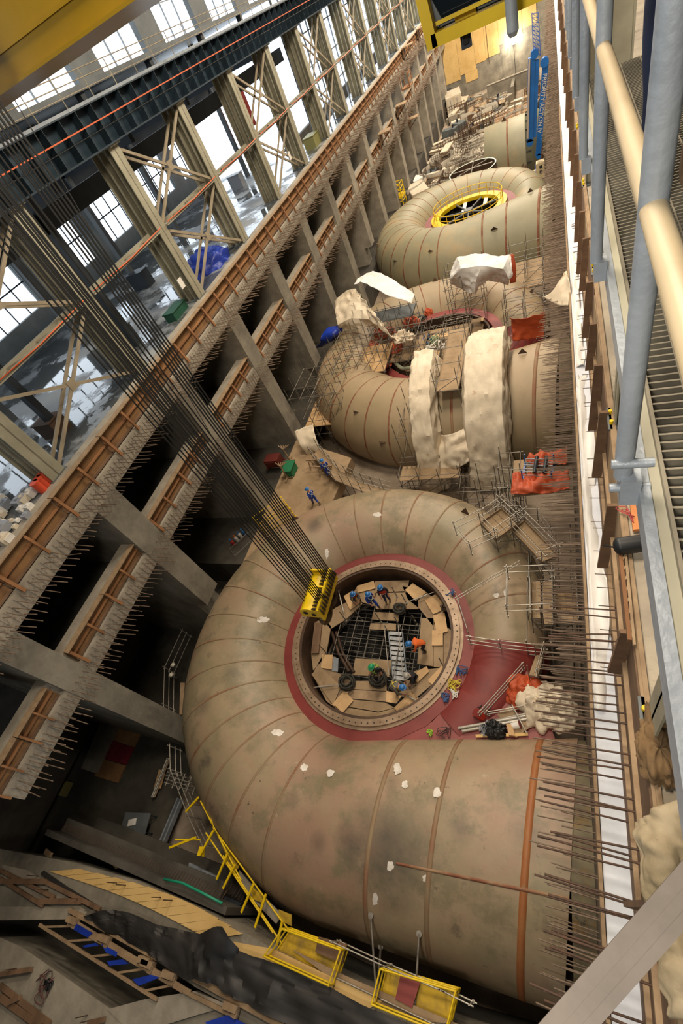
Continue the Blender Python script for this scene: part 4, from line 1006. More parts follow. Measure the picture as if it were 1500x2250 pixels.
# work lamps on the left guard rail
for i, (px, py) in enumerate([(383, 1463), (379, 1485)]):
    p = az(px, py, -23.2); t = MB().tube(p, p + V(-.16, .05, .1), .12, 14, r2=.16).build('work_lamp', mat('lamp_shell', '#cfc7b4', None, rough=.3)); tag(t, 'round work lamp on the left flank guard rail, %s of the two' % ['farther', 'nearer'][i], 'lamp')
    MB().tube(p + V(.02, 0, 0), p + V(.1, 0, -.3), .02, 6).build('lamp_bracket', SCAF, t)
# welding gas bottles by the far left of the case
BT = [mat('bottle_red', '#8c2a2a', None, rough=.4), mat('bottle_silver', '#b0aca6', None, rough=.4), mat('bottle_blue', '#2a5a8c', None, rough=.4)]
for i, (px, py, m_, lb) in enumerate([(525, 1208, BT[0], 'dark red gas bottle nearest the case edge'), (533, 1200, BT[1], 'silver gas bottle with orange cap in the middle of the rack'), (541, 1192, BT[1], 'second silver gas bottle in the rack'), (549, 1186, BT[2], 'blue gas bottle at the far end of the rack')]):
    p = az(px, py, -24.0); t = MB().tube(p, p + V(0, 0, 1.1), .13, 14).tube(p + V(0, 0, 1.1), p + V(0, 0, 1.25), .13, 14, r2=.05).build('gas_bottle', m_); tag(t, lb, 'gas bottle')
    MB().tube(p + V(0, 0, 1.25), p + V(0, 0, 1.4), .06, 10).build('cap', ORANGE if i == 1 else HB, t)
frame('bottle_rack', 'thin grey frame rack around the gas bottles', 'rack', [az(515, 1222, -24.2)[:2], az(560, 1180, -24.2)[:2], az(505, 1205, -24.2)[:2], az(547, 1168, -24.2)[:2]], -24.6, -22.6, [(az(515, 1222, -23), az(560, 1180, -23)), (az(505, 1205, -23), az(547, 1168, -23)), (az(515, 1222, -23), az(505, 1205, -23)), (az(560, 1180, -23), az(547, 1168, -23))])

# ------------------------------------------------------------------ second unit: hoods, tarps, scaffolds
Y2 = 27.0
def hood(name, label, xa, xb, R, a0, a1, skirt, m_, seed, flare=.25, cy=Y2 + 1.4, cz=Z0, drop=2.2):
    """draped hood over the inlet pipe: arc in the YZ plane from a0 (far) to a1 (near), then a hanging skirt"""
    rows = []; N_ = 6
    for i in range(N_):
        a = math.radians(a0 + (a1 - a0) * i / (N_ - 1)); y, z = cy - math.cos(a) * R, cz + math.sin(a) * R
        yi, zi = cy - math.cos(a) * skirt, cz + math.sin(a) * skirt
        f = flare * .5 * math.sin(i * 1.7 + seed)
        rows.append([(xa - .25 + f * .4, yi, zi), (xa - .1, (y + yi) / 2, (z + zi) / 2), (xa + .05, y, z), ((xa * 2 + xb) / 3, y, z + .05), ((xa + xb * 2) / 3, y, z + .03), (xb - .05, y, z), (xb + .12, (y + yi) / 2, (z + zi) / 2), (xb + .2 + f, yi, zi)])
    a = math.radians(a1); y, z = cy - math.cos(a) * R, cz + math.sin(a) * R
    for k in range(1, 4):
        rows.append([(xa - .1 - .1 * k, y + .9 - .1 * k, z - drop * k / 3), (xa - .1 * k, y + .3, z - drop * k / 3), (xa + .1 - .12 * k, y - .15 * k, z - drop * k / 3), ((xa * 2 + xb) / 3, y - .25 * k + .2 * math.sin(k * 2 + seed), z - drop * k / 3), ((xa + xb * 2) / 3, y - .18 * k, z - drop * k / 3 - .1), (xb + .1 * k, y - .1 * k, z - drop * k / 3), (xb + .15 * k, y + .3, z - drop * k / 3), (xb + .1 * k, y + .9, z - drop * k / 3)])
    o = sheet(name, rows, m_, .16, 10, 7, seed, .02, sc_=1.1, lin=True); return tag(o, label, 'tarp')
hood('draped_hood', 'broad white draped hood over the second case inlet, the larger of the two', -5.6, -3.3, 5.7, 112, 8, 4.6, WTARP, 2, drop=2.6)
hood('draped_hood', 'narrow white draped hood over the second case, left of the broad one', -9.3, -7.9, 5.6, 96, 10, 4.6, WTARP, 7, drop=3.0)
rows = [[(-7.6, 24.3, -22.0), (-6.9, 23.9, -21.7), (-6.1, 24.0, -21.5), (-5.5, 24.2, -21.3)], [(-7.9, 23.4, -23.2), (-7.0, 23.0, -22.9), (-6.2, 23.1, -22.6), (-5.5, 23.3, -22.4)], [(-8.0, 22.8, -24.4), (-7.4, 22.5, -24.2), (-6.5, 22.6, -23.6), (-5.6, 22.9, -23.2)]]
tag(sheet('hanging_tarp', rows, WTARP, .35, 9, 9, 4, .02), 'white tarp slung between the two draped hoods', 'tarp')
# scaffold between hoods
def bay(label, x0_, x1_, y0_, y1_, zb, zt, nx, ny, zs, decks=(), m_=SCAF, group=None, name='scaffold_tower', dm=PLYD):
    xs = [x0_ + (x1_ - x0_) * i / nx for i in range(nx + 1)]; ys_ = [y0_ + (y1_ - y0_) * j / ny for j in range(ny + 1)]; rl = []
    for z in zs:
        for x in xs: rl.append((V(x, y0_ - .15, z), V(x, y1_ + .15, z)))
        for y in ys_: rl.append((V(x0_ - .15, y, z), V(x1_ + .15, y, z)))
    br = []
    for i in range(nx):
        for a, b in zip(zs, zs[1:]): br.append((V(xs[i], y0_, a), V(xs[i + 1], y0_, b)))
    dk = [([V(x0_, y0_, z), V(x1_, y0_, z), V(x1_, y1_, z), V(x0_, y1_, z)], dm) for z in decks]
    return frame(name, label, 'scaffold', [(x + random.uniform(-.02, .02), y, zb, zt + random.uniform(-.3, .3)) for x in xs for y in ys_], zb, zt, rl, m_=m_, decks=dk, braces=br, group=group)
bay('tube scaffold with plank decks between the two draped hoods', -7.5, -6.0, 25.4, 32.6, -23, -17.6, 1, 4, (-19.2, -18.3), decks=(-19.15,))
bay('tube scaffold standing left of the narrow hood', -10.2, -9.5, 22.8, 28.5, -26, -19.3, 1, 3, (-24.5, -22.5, -20.6), decks=())
bay('low tube scaffold at the foot of the narrow hood', -10.6, -6.3, 21.6, 23.0, -26, -22.6, 3, 1, (-25.3, -24.2, -23.2), decks=(-23.6,))
bay('low tube scaffold at the foot of the broad hood', -6.0, -2.8, 19.6, 21.0, -26, -21.8, 3, 1, (-25.2, -24.0, -22.8))
bay('dense tube scaffold between the broad hood and the orange deck', -3.4, -2.2, 15.5, 21.0, -26, -20.6, 2, 4, (-25, -23.6, -22.2, -21))
bay('tube scaffold over the left shoulder of the second case', -20.0, -15.8, 27.5, 31.5, -26, -18.6, 4, 3, (-23.5, -22, -20.6, -19.5), decks=(-22.6,), dm=PLY)
bay('tube scaffold climbing the far left of the second case', -17.4, -13.0, 31.5, 35.5, -22, -18.0, 4, 3, (-21, -20, -19), decks=(-20.9,), dm=PLY)
bay('tube scaffold over the ring of the second case', -13.2, -10.2, 33.4, 36.8, -22.2, -18.8, 3, 2, (-21.4, -20.4, -19.4), decks=(-21.5,))
bay('tube scaffold bridge on the far side of the second ring', -8.5, -5.6, 38.6, 41.4, -23, -17.9, 2, 2, (-21.5, -20.2, -19.0, -18.1), decks=())
bay('tube scaffold beside the orange sheet screen', -3.6, -.9, 33.4, 36.2, -24, -18.2, 2, 2, (-22.5, -21, -19.8, -18.8))
bay('tube scaffold at the right end of the third case', -4.0, .4, 43.0, 48.0, -26, -20.0, 3, 3, (-25, -23.5, -22, -20.8), decks=(-22.5,))
# tarps over left scaffold and over the bridge
def T(px, py, z): return az(px, py, z)
rows = [[T(790, 612, -17.2), T(820, 600, -17.0), T(860, 615, -17.2), T(912, 650, -17.8)], [T(778, 628, -17.2), T(800, 625, -16.9), T(850, 650, -17.2), T(905, 668, -18)], ]
tag(sheet('draped_tarp', rows, WTARPC, .18, 10, 12, 3, .02), 'clean white tarp over the top of the left scaffold of the second ring', 'tarp')
rows = [[T(738, 665, -18.2), T(765, 640, -17.4), T(785, 635, -17.2), T(795, 650, -17.3)], [T(740, 690, -18.5), T(765, 665, -17.9), T(800, 665, -17.8), T(830, 690, -17.9)], [T(744, 712, -19.0), T(775, 700, -18.6), T(815, 700, -18.4), T(862, 738, -18.6)], [T(750, 715, -19.6), T(790, 722, -19.4), T(830, 712, -19.3), T(880, 745, -19.2)]]
tag(sheet('draped_tarp', rows, WTARP, .24, 9, 9, 5, .02, lin=True), 'white tarp sagging down the left scaffold of the second ring', 'tarp')
bay('grey framed stair scaffold under the clean white tarp', -15.2, -11.0, 36.3, 38.3, -22.4, -18.2, 3, 1, (-21.5, -20.3, -19.2), decks=(-19.3,), m_=GREYST, dm=GREYST)
rows = [[T(990, 600, -18.2), T(1005, 566, -17.2), T(1050, 560, -17.0), T(1118, 565, -17.2), T(1126, 585, -17.6)], [T(990, 612, -18.6), T(1015, 590, -17.4), T(1060, 585, -17.1), T(1105, 590, -17.3), T(1122, 610, -18.2)], [T(992, 620, -19.4), T(1025, 618, -18.6), T(1045, 618, -18.2), T(1080, 605, -18.4), T(1118, 625, -19.4)], [T(1000, 624, -19.8), T(1030, 640, -19.6), T(1042, 645, -19.4), T(1062, 615, -18.9), T(1100, 610, -19.0)]]
tag(sheet('draped_tarp', rows, WTARPC, .2, 9, 9, 8, .02, lin=True), 'clean white tarp over the scaffold bridge in front of the third case', 'tarp')
tag(sheet('hanging_tarp', [[T(1112, 560, -18), T(1128, 558, -18)], [T(1118, 590, -19), T(1134, 588, -19)], [T(1120, 622, -20.2), T(1133, 618, -20.2)]], ORTARP, .1, 5, 5, 2, .02), 'narrow orange tarp hanging beside the clean white tarp', 'tarp')
tag(sheet('hanging_tarp', [[T(1122, 694, -19.0), T(1160, 690, -18.9), T(1197, 682, -18.9)], [T(1124, 718, -20.0), T(1160, 715, -20.1), T(1197, 706, -20.0)], [T(1126, 748, -21.0), T(1160, 742, -21.2), T(1196, 738, -21.1)]], ORTARP, .25, 9, 9, 4, .02), 'orange sheet screen tied to scaffold right of the broad hood', 'tarp')
tag(sheet('draped_tarp', [[T(700, 745, -20), T(722, 722, -19.6), T(752, 716, -19.6)], [T(704, 750, -20.6), T(730, 738, -19.8), T(750, 726, -19.9)], [T(690, 765, -22), T(715, 755, -21.4), T(735, 742, -21)]], BTARP, .15, 6, 6, 4, .02), 'blue tarp draped behind the left shoulder of the second case', 'tarp')
tag(sheet('hanging_tarp', [[T(648, 950, -21.4), T(688, 934, -21.4)], [T(660, 980, -22), T(696, 965, -22)], [T(676, 998, -23), T(706, 995, -23)]], WTARP, .25, 9, 9, 5, .02), 'dirty white tarp hanging from the left scaffold over the walkway', 'tarp')
for i, (px, py, z, rx, ry, rz_, lb) in enumerate([(840, 735, -21.5, 1.1, .7, .5, 'orange tarp heap on the left rim of the second ring'), (812, 765, -21.5, .9, .8, .4, 'orange tarp spread over the left shoulder by the scaffold'), (870, 770, -21.6, .7, .6, .6, 'dark orange tarp bundle among hoses on the second ring'), (905, 712, -21.2, .7, .6, .6, 'orange tarp hanging below the framed stair scaffold'), (846, 800, -21.8, .7, .6, .4, 'rust orange tarp under the plank deck of the second case'), (942, 690, -20.8, .35, .3, .5, 'small orange bag on the far rim of the second ring')]):
    lump(T(px, py, z), rx, ry, rz_, ORTARP, 'tarp_bundle', lb, 'tarp', 20 + i, .3, 1.6)
lump(T(886, 745, -20.2), .8, .5, .5, WTARP, 'tarp_bundle', 'torn white tarp end at the foot of the framed stair scaffold', 'tarp', 31, .5, 2.5)
# ring clutter of unit 2 : hoses, boards, tubes
for i in range(26):
    a = random.uniform(0, 2 * PI); r = random.uniform(0, 4.4); p = V(CX + r * math.cos(a), Y2 + CYR + r * math.sin(a), -22.0 + random.uniform(-.1, .3)); b = random.uniform(0, PI); l = random.uniform(.5, 1.5)
    if i % 3 == 0: tag(MB().slab([p + V(-l / 2, -.2, 0), p + V(l / 2, -.3, 0), p + V(l / 2, .2, .02), p + V(-l / 2, .3, 0)], .03).build('deck_board', PLYD if i % 2 else PLY), 'loose board among the clutter on the second ring', 'board', 'loose boards on the second ring')
    else: tag(MB().tube(p, p + V(l * math.cos(b), l * math.sin(b), random.uniform(-.1, .5)), .03, 6).build('loose_tube', SCAFB if i % 2 else SCAF), 'loose scaffold tube in the clutter on the second ring', 'tube', 'loose tubes on the second ring')
bay('tube scaffold rising out of the bore of the second ring', CX - 3.2, CX + 2.6, Y2 + 6.4, Y2 + 12.2, -26, -21.2, 5, 5, (-22.4, -21.6), decks=())
mb = MB(); mb.slab([V(CX - 3.4, Y2 + 6.2, -22.5), V(CX + 3.4, Y2 + 6.2, -22.5), V(CX + 3.6, Y2 + 12, -22.5), V(CX - 3.6, Y2 + 12, -22.5)], .08); tag(mb.build('ring_deck', PLYD), 'brown deck closing the bore of the second ring', 'deck')
for i in range(7):
    tangle(V(CX + random.uniform(-3.5, 3), Y2 + CYR + random.uniform(-4, 4), -21.9), .6, 18, [HOSEC[2], BLACKP, HOSEC[1], mat('hose_green', '#7d8a6a', None, rough=.6)][i % 4], ['pale hose coil', 'black hose coil', 'blue hose coil', 'grey green hose coil', 'second pale hose coil', 'second black hose coil', 'second blue hose coil'][i] + ' on the cluttered second ring', .045, .5)
for a0, lb in ((2.0, 'thick grey green duct curving round the far rim of the second ring'), (3.6, 'thick grey green duct curving round the left rim of the second ring')):
    tag(MB().path([V(CX + 4.2 * math.cos(a0 + k * .09), Y2 + CYR + 4.2 * math.sin(a0 + k * .09), -21.8 + .15 * math.sin(k)) for k in range(16)], .16, 10).build('air_duct', mat('duct_green', '#8a8c74', '#6f7060', 1, .6)), lb, 'duct')
# orange covered deck between units with a blue wheeled rack
dk = [T(1128, 1012, -21), T(1248, 1000, -21), T(1250, 1078, -21), T(1126, 1090, -21)]
tag(MB().slab(dk, .1).build('work_deck', PLYD), 'plank work deck half covered with orange tarps beside the broad hood', 'deck')
rows = [[T(1128, 1050, -20.95), T(1165, 1045, -20.9), T(1205, 1048, -20.9), T(1248, 1045, -20.9)], [T(1127, 1070, -20.9), T(1165, 1066, -20.8), T(1205, 1068, -20.8), T(1250, 1062, -20.9)], [T(1126, 1090, -21.1), T(1165, 1088, -21), T(1205, 1084, -21), T(1250, 1080, -21)]]
tag(sheet('draped_tarp', rows, ORTARP, .45, 10, 9, 6, .02, sc_=1.6), 'crumpled orange tarp along the near edge of the plank work deck', 'tarp')
rows = [[T(1158, 1010, -20.9), T(1200, 1000, -20.9), T(1246, 996, -20.9)], [T(1160, 1018, -20.8), T(1200, 1010, -20.8), T(1246, 1006, -20.8)], [T(1196, 1030, -20.9), T(1220, 1028, -20.9), T(1246, 1022, -20.9)]]
tag(sheet('draped_tarp', rows, ORTARP, .45, 12, 10, 9, .02, sc_=1.6), 'crumpled orange tarp on the far corner of the plank work deck', 'tarp')
c = T(1182, 1040, -20.9); t = empty('wheeled_rack', c, -.1, 'blue and chrome wheeled rack on the plank work deck', 'rack')
for sx in (-1, 1):
    MB().bar((sx * .75, -.7, .1), (sx * .75, .7, .1), .12, .12).build('side_rail', BLUEP, t)
    for sy in (-1, 1): MB().tube((sx * .75, sy * .6, 0), (sx * .75, sy * .6, .9), .04, 8).build('upright', BLUEP, t)
for k in range(6): MB().tube((-.75, -.6 + .24 * k, .5 + .05 * (k % 2)), (.75, -.6 + .24 * k, .5), .03, 8).build('cross_tube', STEELG, t)
for k in range(2): MB().tube((-.1 + .5 * k, -.6, .7), (-.1 + .5 * k, .6, .7), .1, 10).build('roller', DARKST, t)
# curved walkway round unit 2 with rails
wpx = [(700, 985), (745, 1035), (800, 1062), (865, 1082)]; wpo = [(686, 1002), (735, 1055), (795, 1080), (868, 1100)]
t = empty('curved_walkway', (0, 0, 0), 0, 'curved plank walkway with tube rails round the near side of the second case', 'walkway')
for (a, b), (c, d) in zip(zip(wpx, wpx[1:]), zip(wpo, wpo[1:])): MB().slab([T(*a, -22.3), T(*b, -22.3), T(*d, -22.3), T(*c, -22.3)], .06).build('deck_board', PLYD, t)
for line in (wpx, wpo):
    P = [T(*p, -22.3) for p in line]
    for a, b in zip(P, P[1:]):
        for k in range(3): p = a + (b - a) * k / 3; MB().tube(p - V(0, 0, 1.5), p + V(0, 0, 1.1), .024, 6).build('post', SCAF, t)
        for l in (.1, .55, 1.05): MB().tube(a + V(0, 0, l), b + V(0, 0, l), .022, 6).build('rail', SCAFB, t)
# timber deck clutter at left: trestles, green bin
for i, (px, py, lb) in enumerate([(637, 1012, 'farther'), (632, 1050, 'nearer')]):
    p = T(px, py, -22.75); t = MB().build('x', WOOD) if 0 else None
    mb = MB(); mb.bar(p, p + V(0, 0, 1.3), .09, .09)
    for k in range(5): mb.bar(p + V(0, 0, 1.3), p + V(-.5 + .25 * k, .3, 1.45), .06, .06)
    mb.bar(p + V(-.5, 0, .05), p + V(.5, 0, .05), .09, .09); mb.bar(p + V(0, -.5, .05), p + V(0, .5, .05), .09, .09)
    tag(mb.build('timber_stand', WOODL), 'small branched timber stand on the left deck, %s of the two' % lb, 'stand')
p = T(641, 1038, -22.75); tag(MB().prism([(p.x - .35, p.y - .5), (p.x + .35, p.y - .5), (p.x + .4, p.y + .5), (p.x - .4, p.y + .5)], p.z, p.z + .7).prism([(p.x - .45, p.y - .6), (p.x + .45, p.y - .6), (p.x + .45, p.y + .6), (p.x - .45, p.y + .6)], p.z + .7, p.z + .76).build('waste_bin', GREEN), 'green waste bin on the timber deck by the pier', 'bin')
for i, (x, y) in enumerate([(-17.3, 22.8), (-16.2, 22.0)]):
    mb = MB()
    for sx in (-1, 1):
        for sy in (-.5, .5): mb.bar((x + sy, y + sx * .35, -22.8), (x + sy, y + sx * .05, -22.0), .07, .05)
    mb.bar((x - .7, y, -21.98), (x + .7, y, -21.98), .12, .08); tag(mb.build('sawhorse', WOODL), 'wooden sawhorse on the left deck %s the green bin' % ['beside', 'beyond'][i], 'sawhorse')
# machines in the dark recess bays
for i, (px, py, z, sx, sy, sz, m_, lb) in enumerate([(486, 815, -16.3, 1.3, .9, 1.6, GREYP, 'grey equipment cabinet in the dark gallery bay'), (465, 845, -16.5, .8, .6, 1.3, GREYST, 'open steel frame trolley beside the grey cabinet'), (605, 1018, -22.7, 1.3, .9, .7, mat('dark_red_machine', '#5c2018', None, rough=.6), 'dark red machine in the recess beside the deck')]):
    p = T(px, py, z); mb = MB().box((p.x - sx / 2, p.y - sy / 2, p.z), (p.x + sx / 2, p.y + sy / 2, p.z + sz)); mb.box((p.x - sx / 2 + .1, p.y - sy / 2 - .04, p.z + .15), (p.x + sx / 2 - .1, p.y - sy / 2, p.z + sz - .15))
    for k in range(4): mb.tube((p.x - sx / 2 + (k % 2) * sx, p.y - sy / 2 + (k // 2) * sy, p.z - .15), (p.x - sx / 2 + (k % 2) * sx, p.y - sy / 2 + (k // 2) * sy, p.z), .08, 8)
    tag(mb.build('equipment_cabinet' if i != 1 else 'frame_trolley', m_), lb, 'machine')
for k in range(14):   # gallery slabs between piers on the upper level
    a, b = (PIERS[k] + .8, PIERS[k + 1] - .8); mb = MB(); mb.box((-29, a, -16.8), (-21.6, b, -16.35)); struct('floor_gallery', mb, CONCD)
# yellow platforms round the third ring
R3 = V(CX, 54 + CYR, 0)
t = empty('turning_platform', (R3.x, R3.y, 0), 0, 'round yellow platform with guard rail and spokes standing in the third ring', 'platform')
annulus(MB(), (0, 0), 4.45, 5.3, ZR - .3, ZR + .05, n=40).build('pink_ring', mat('ring_mauve', '#93585a', '#7d4a4a', .8, .6), t)
annulus(MB(), (0, 0), 3.45, 4.4, ZR - .05, ZR + .35, n=48).build('ring_deck', YEL, t)
for l in (.9, 1.45):
    MB().path([V(3.95 * math.cos(2 * PI * k / 40), 3.95 * math.sin(2 * PI * k / 40), ZR + l) for k in range(41)], .04, 6).build('guard_rail', YEL, t)
for k in range(24):
    a = 2 * PI * k / 24; MB().tube((3.95 * math.cos(a), 3.95 * math.sin(a), ZR + .3), (3.95 * math.cos(a), 3.95 * math.sin(a), ZR + 1.45), .035, 6).build('post', YEL, t)
for k in range(7):
    a = 2 * PI * k / 7 + .3; MB().tube((.3 * math.cos(a), .3 * math.sin(a), ZR + .1), (3.6 * math.cos(a), 3.6 * math.sin(a), ZR + .1), .11, 8).build('spoke', GREYST, t)
MB().tube((0, 0, ZR - .1), (0, 0, ZR + .35), .5, 20).build('hub', GREYST, t)
for x in (-.9, 1.6): MB().box((x, .6, ZR - .02), (x + .45, 3.6, ZR + .02)).build('white_plank', WHITE, t)
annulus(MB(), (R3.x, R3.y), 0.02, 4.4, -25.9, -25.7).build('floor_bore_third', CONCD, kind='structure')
# yellow access tower by the left piers
c = T(883, 490, -25.9); t = empty('access_tower', (c.x, c.y, 0), -.1, 'yellow access tower cage by the left wall beyond the third case', 'tower')
for sx in (-1, 1):
    for sy in (-1, 1): MB().tube((sx * 1.2, sy * .8, -26), (sx * 1.2, sy * .8, -20.6), .07, 6).build('upright', YEL, t)
for z in (-25, -23.6, -22.8, -21.8, -21.2, -20.6):
    for sx in (-1, 1): MB().tube((sx * 1.2, -.8, z), (sx * 1.2, .8, z), .05, 6).build('rail', YEL, t)
    for sy in (-1, 1): MB().tube((-1.2, sy * .8, z), (1.2, sy * .8, z), .05, 6).build('rail', YEL, t)
MB().box((-1.3, -.9, -22.4), (1.3, .9, -22.1)).build('upper_deck', YEL, t); MB().box((-1.3, -.9, -25.6), (1.3, .9, -25.3)).build('lower_deck', YEL, t)
rail_run('yellow_guard_rail', 'low yellow guard rail running from the access tower to the third ring', [(905, 492), (930, 475), (955, 462), (970, 455)], -25.6, 1.2, YEL, levels=(.2, .7, 1.15), r=.05)
# ------------------------------------------------------------------ fourth unit and the far end of the pit
t = empty('pipe_section', (0, 82.6, 0), 0, 'upright-ended olive pipe section with stiffener ribs beyond the third case', 'pipe section')
def ringyz(x, r, n=48): return [V(x, r * math.cos(2 * PI * k / n), Z0 + r * math.sin(2 * PI * k / n)) for k in range(n)]
MB().loft([ringyz(-8.6, 4.25), ringyz(-8.6, 4.34), ringyz(-3.4, 4.34)], 0).loft([ringyz(-8.6, 4.25), ringyz(-3.4, 4.25)], 0).build('shell', SCR3, t)
MB().loft([ringyz(-3.4, 4.34), ringyz(-3.38, 4.46), ringyz(-3.3, 4.46), ringyz(-3.3, 4.3), ringyz(0.4, 4.3)], 0).build('shell_end', mat('scroll_grey_green', '#7f7d66', '#6f6d58', .4, .6), t)
MB().loft([ringyz(-5.7, 4.34), ringyz(-5.7, 4.37), ringyz(-5.5, 4.37), ringyz(-5.5, 4.34)], 0).build('weld_seam', SEAM, t)
MB().loft([ringyz(-1.5, 4.3), ringyz(-1.5, 4.34), ringyz(-1.3, 4.34), ringyz(-1.3, 4.3)], 0).build('weld_seam', SEAM, t)
for k in range(22):
    a = 2 * PI * k / 22; u = V(0, math.cos(a), math.sin(a)); c = V(-3.0, 0, Z0) + u * 4.38
    MB().obox(c, V(.3, 0, 0), u * .07, u.cross(V(1, 0, 0)) * .03).build('stiffener_rib', DARKST, t)
lug(t, V(-6.0, 0, Z0 + 4.36), V(0, 0, 1), s_=.35)
t = empty('pit_liner', (-9.9, 75.4, 1.0), 0, 'brown round pit liner ring with white rim and cross tubes beyond the third case', 'liner')
annulus(MB(), (0, 0), 2.9, 3.05, -25.6, -22.6, n=40).build('ring_wall', BROWNST, t)
annulus(MB(), (0, 0), 2.92, 3.07, -22.6, -22.56, n=40).build('rim', mat('rim_white_green', '#c9d4c4', None, rough=.5), t)
for k in range(3):
    a = k * .8; MB().tube((2.6 * math.cos(a), 2.6 * math.sin(a), -22.55), (-2.6 * math.cos(a), -2.6 * math.sin(a), -22.4), .07, 8).build('cross_tube', SCAF, t)
# concrete pump
PB = mat('pump_cream', '#cdbb92', None, rough=.5)
t = empty('concrete_pump', (-1.8, 75, 0), 0, 'tall blue concrete placing boom folded upright on a tower, white lettering on its side', 'concrete pump')
def up(px, py, dy=0): p = ay(px, py, 75 + dy) - t.location; return V(p.x, p.y, p.z)
MB().obox((up(1168, 125) + up(1164, 310)) / 2, (up(1168, 125) - up(1164, 310)) / 2, V(.38, 0, 0), V(0, .35, 0)).obox((up(1180, 130) + up(1174, 300)) / 2, (up(1180, 130) - up(1174, 300)) / 2, V(.2, 0, 0), V(0, .3, 0)).tube(up(1174, 118) + V(0, -.4, 0), up(1174, 118) + V(0, .4, 0), .42, 16).build('inner_boom', BLUEP, t)
MB().obox((up(1198, 140) + up(1182, 340)) / 2, (up(1198, 140) - up(1182, 340)) / 2, V(.33, 0, 0), V(0, .3, 0)).tube(up(1196, 136) + V(0, -.4, 0), up(1196, 136) + V(0, .4, 0), .45, 16).build('outer_boom', BLUEP, t)
MB().tube(up(1164, 312) + V(0, -.35, 0), up(1164, 312) + V(0, .35, 0), .4, 14).tube(up(1183, 342) + V(0, -.3, 0), up(1183, 342) + V(0, .3, 0), .3, 14).build('boom_joint', BLUEP, t)
for k, x in enumerate((1158, 1160)): MB().tube(up(x + 4, 130, -.4), up(x, 305, -.4), .06, 6).build('delivery_pipe', mat('pipe_pale', '#b9aca0', None, rough=.5), t)
mb = MB(); a0, a1, b0, b1 = up(1168, 30), up(1171, 108), up(1182, 28), up(1187, 122)
for p, q in ((a0, a1), (b0, b1), (a0 + V(0, .5, 0), a1 + V(0, .5, 0)), (b0 + V(0, .5, 0), b1 + V(0, .5, 0))): mb.bar(p, q, .07, .07)
for k in range(10):
    u = k / 9; mb.bar(a0 + (a1 - a0) * u, b0 + (b1 - b0) * u, .05, .05); 
    if k < 9: mb.bar(a0 + (a1 - a0) * u, b0 + (b1 - b0) * (u + .11), .04, .04)
mb.build('lattice_section', mat('lattice_blue', '#3d62b0', None, rough=.5), t)
c = up(1187, 372); MB().obox(c, V(.5, 0, 0), V(0, .6, 0), V(0, 0, .9)).obox(c + V(-.7, 0, -.3), V(.4, 0, 0), V(0, .4, 0), V(0, 0, .35)).build('turret', PB, t)
MB().obox(c + V(.05, -.62, .45), V(.16, 0, 0), V(0, .03, 0), V(0, 0, .16)).obox(c + V(.05, -.62, -.1), V(.16, 0, 0), V(0, .03, 0), V(0, 0, .16)).build('turret_window', DARKST, t)
mb = MB()
for sx in (-.5, .5):
    for sy in (-.5, .5): mb.bar((sx + .1, sy, -26), (sx + .1, sy, c.z - .9), .1, .1)
for k in range(5):
    z = -25.6 + .55 * k
    for s_ in (-.5, .5): mb.bar((-.4, s_, z), (.6, s_, z + .5 * (1 if k < 4 else 0)), .05, .05); mb.bar((s_ + .1, -.5, z), (s_ + .1, .5, z + .5 * (1 if k < 4 else 0)), .05, .05)
mb.build('tower_mast', mat('tower_blue', '#1a3a86', None, rough=.5), t)
cu = bpy.data.curves.new('lettering', 'FONT'); cu.body = 'PRIORITY ACTION JV'; cu.size = .62; cu.extrude = .01; cu.align_x = 'CENTER'; cu.align_y = 'CENTER'
lo_ = bpy.data.objects.new('lettering', cu); C.objects.link(lo_)
dg = bpy.context.evaluated_depsgraph_get(); dg.update(); lm = bpy.data.meshes.new_from_object(lo_.evaluated_get(dg)); bpy.data.objects.remove(lo_)
lo_ = bpy.data.objects.new('lettering', lm); lm.materials.append(WHITE); C.objects.link(lo_); lo_.parent = t
top_, bot_ = up(1197, 160), up(1184, 290); dd = (bot_ - top_).normalized(); yv = V(0, 1, 0)
# text reads downwards on the camera-facing side (normal -Y)
upv = V(0, -1, 0).cross(dd); Mx = Matrix.Identity(4)
for i in range(3): Mx[i][0] = dd[i]; Mx[i][1] = upv[i]; Mx[i][2] = V(0, -1, 0)[i]
Mx.translation = (top_ + bot_) / 2 + V(0, -.33, 0)
w_ = max(v.co.x for v in lm.vertices) - min(v.co.x for v in lm.vertices)
Mx = Mx @ Matrix.Diagonal((((bot_ - top_).length) / w_, 1.0, 1, 1)); lo_.matrix_local = Mx
# far floodlight
t = empty('flood_lamp', (-7.0, YE - 1.0, -20.3), 0, 'glaring flood lamp on a stand before the plywood-faced end wall', 'lamp')
MB().box((-.3, -.15, -.2), (.3, .1, .2)).build('lamp_body', DARKST, t); MB().box((-.26, -.18, -.16), (.26, -.15, .16)).build('lamp_lens', mat('lamp_lens', '#fff4dc', None, emit=60), t)
MB().tube((0, 0, -5.6), (0, 0, -.2), .05, 6).build('stand', DARKST, t)
l = bpy.data.lights.new('flood_light', 'POINT'); l.energy = 2500; l.color = (1, .9, .72); l.shadow_soft_size = .5; lo2 = bpy.data.objects.new('flood_light', l); lo2.location = (-7, YE - 1.7, -20.0); C.objects.link(lo2)
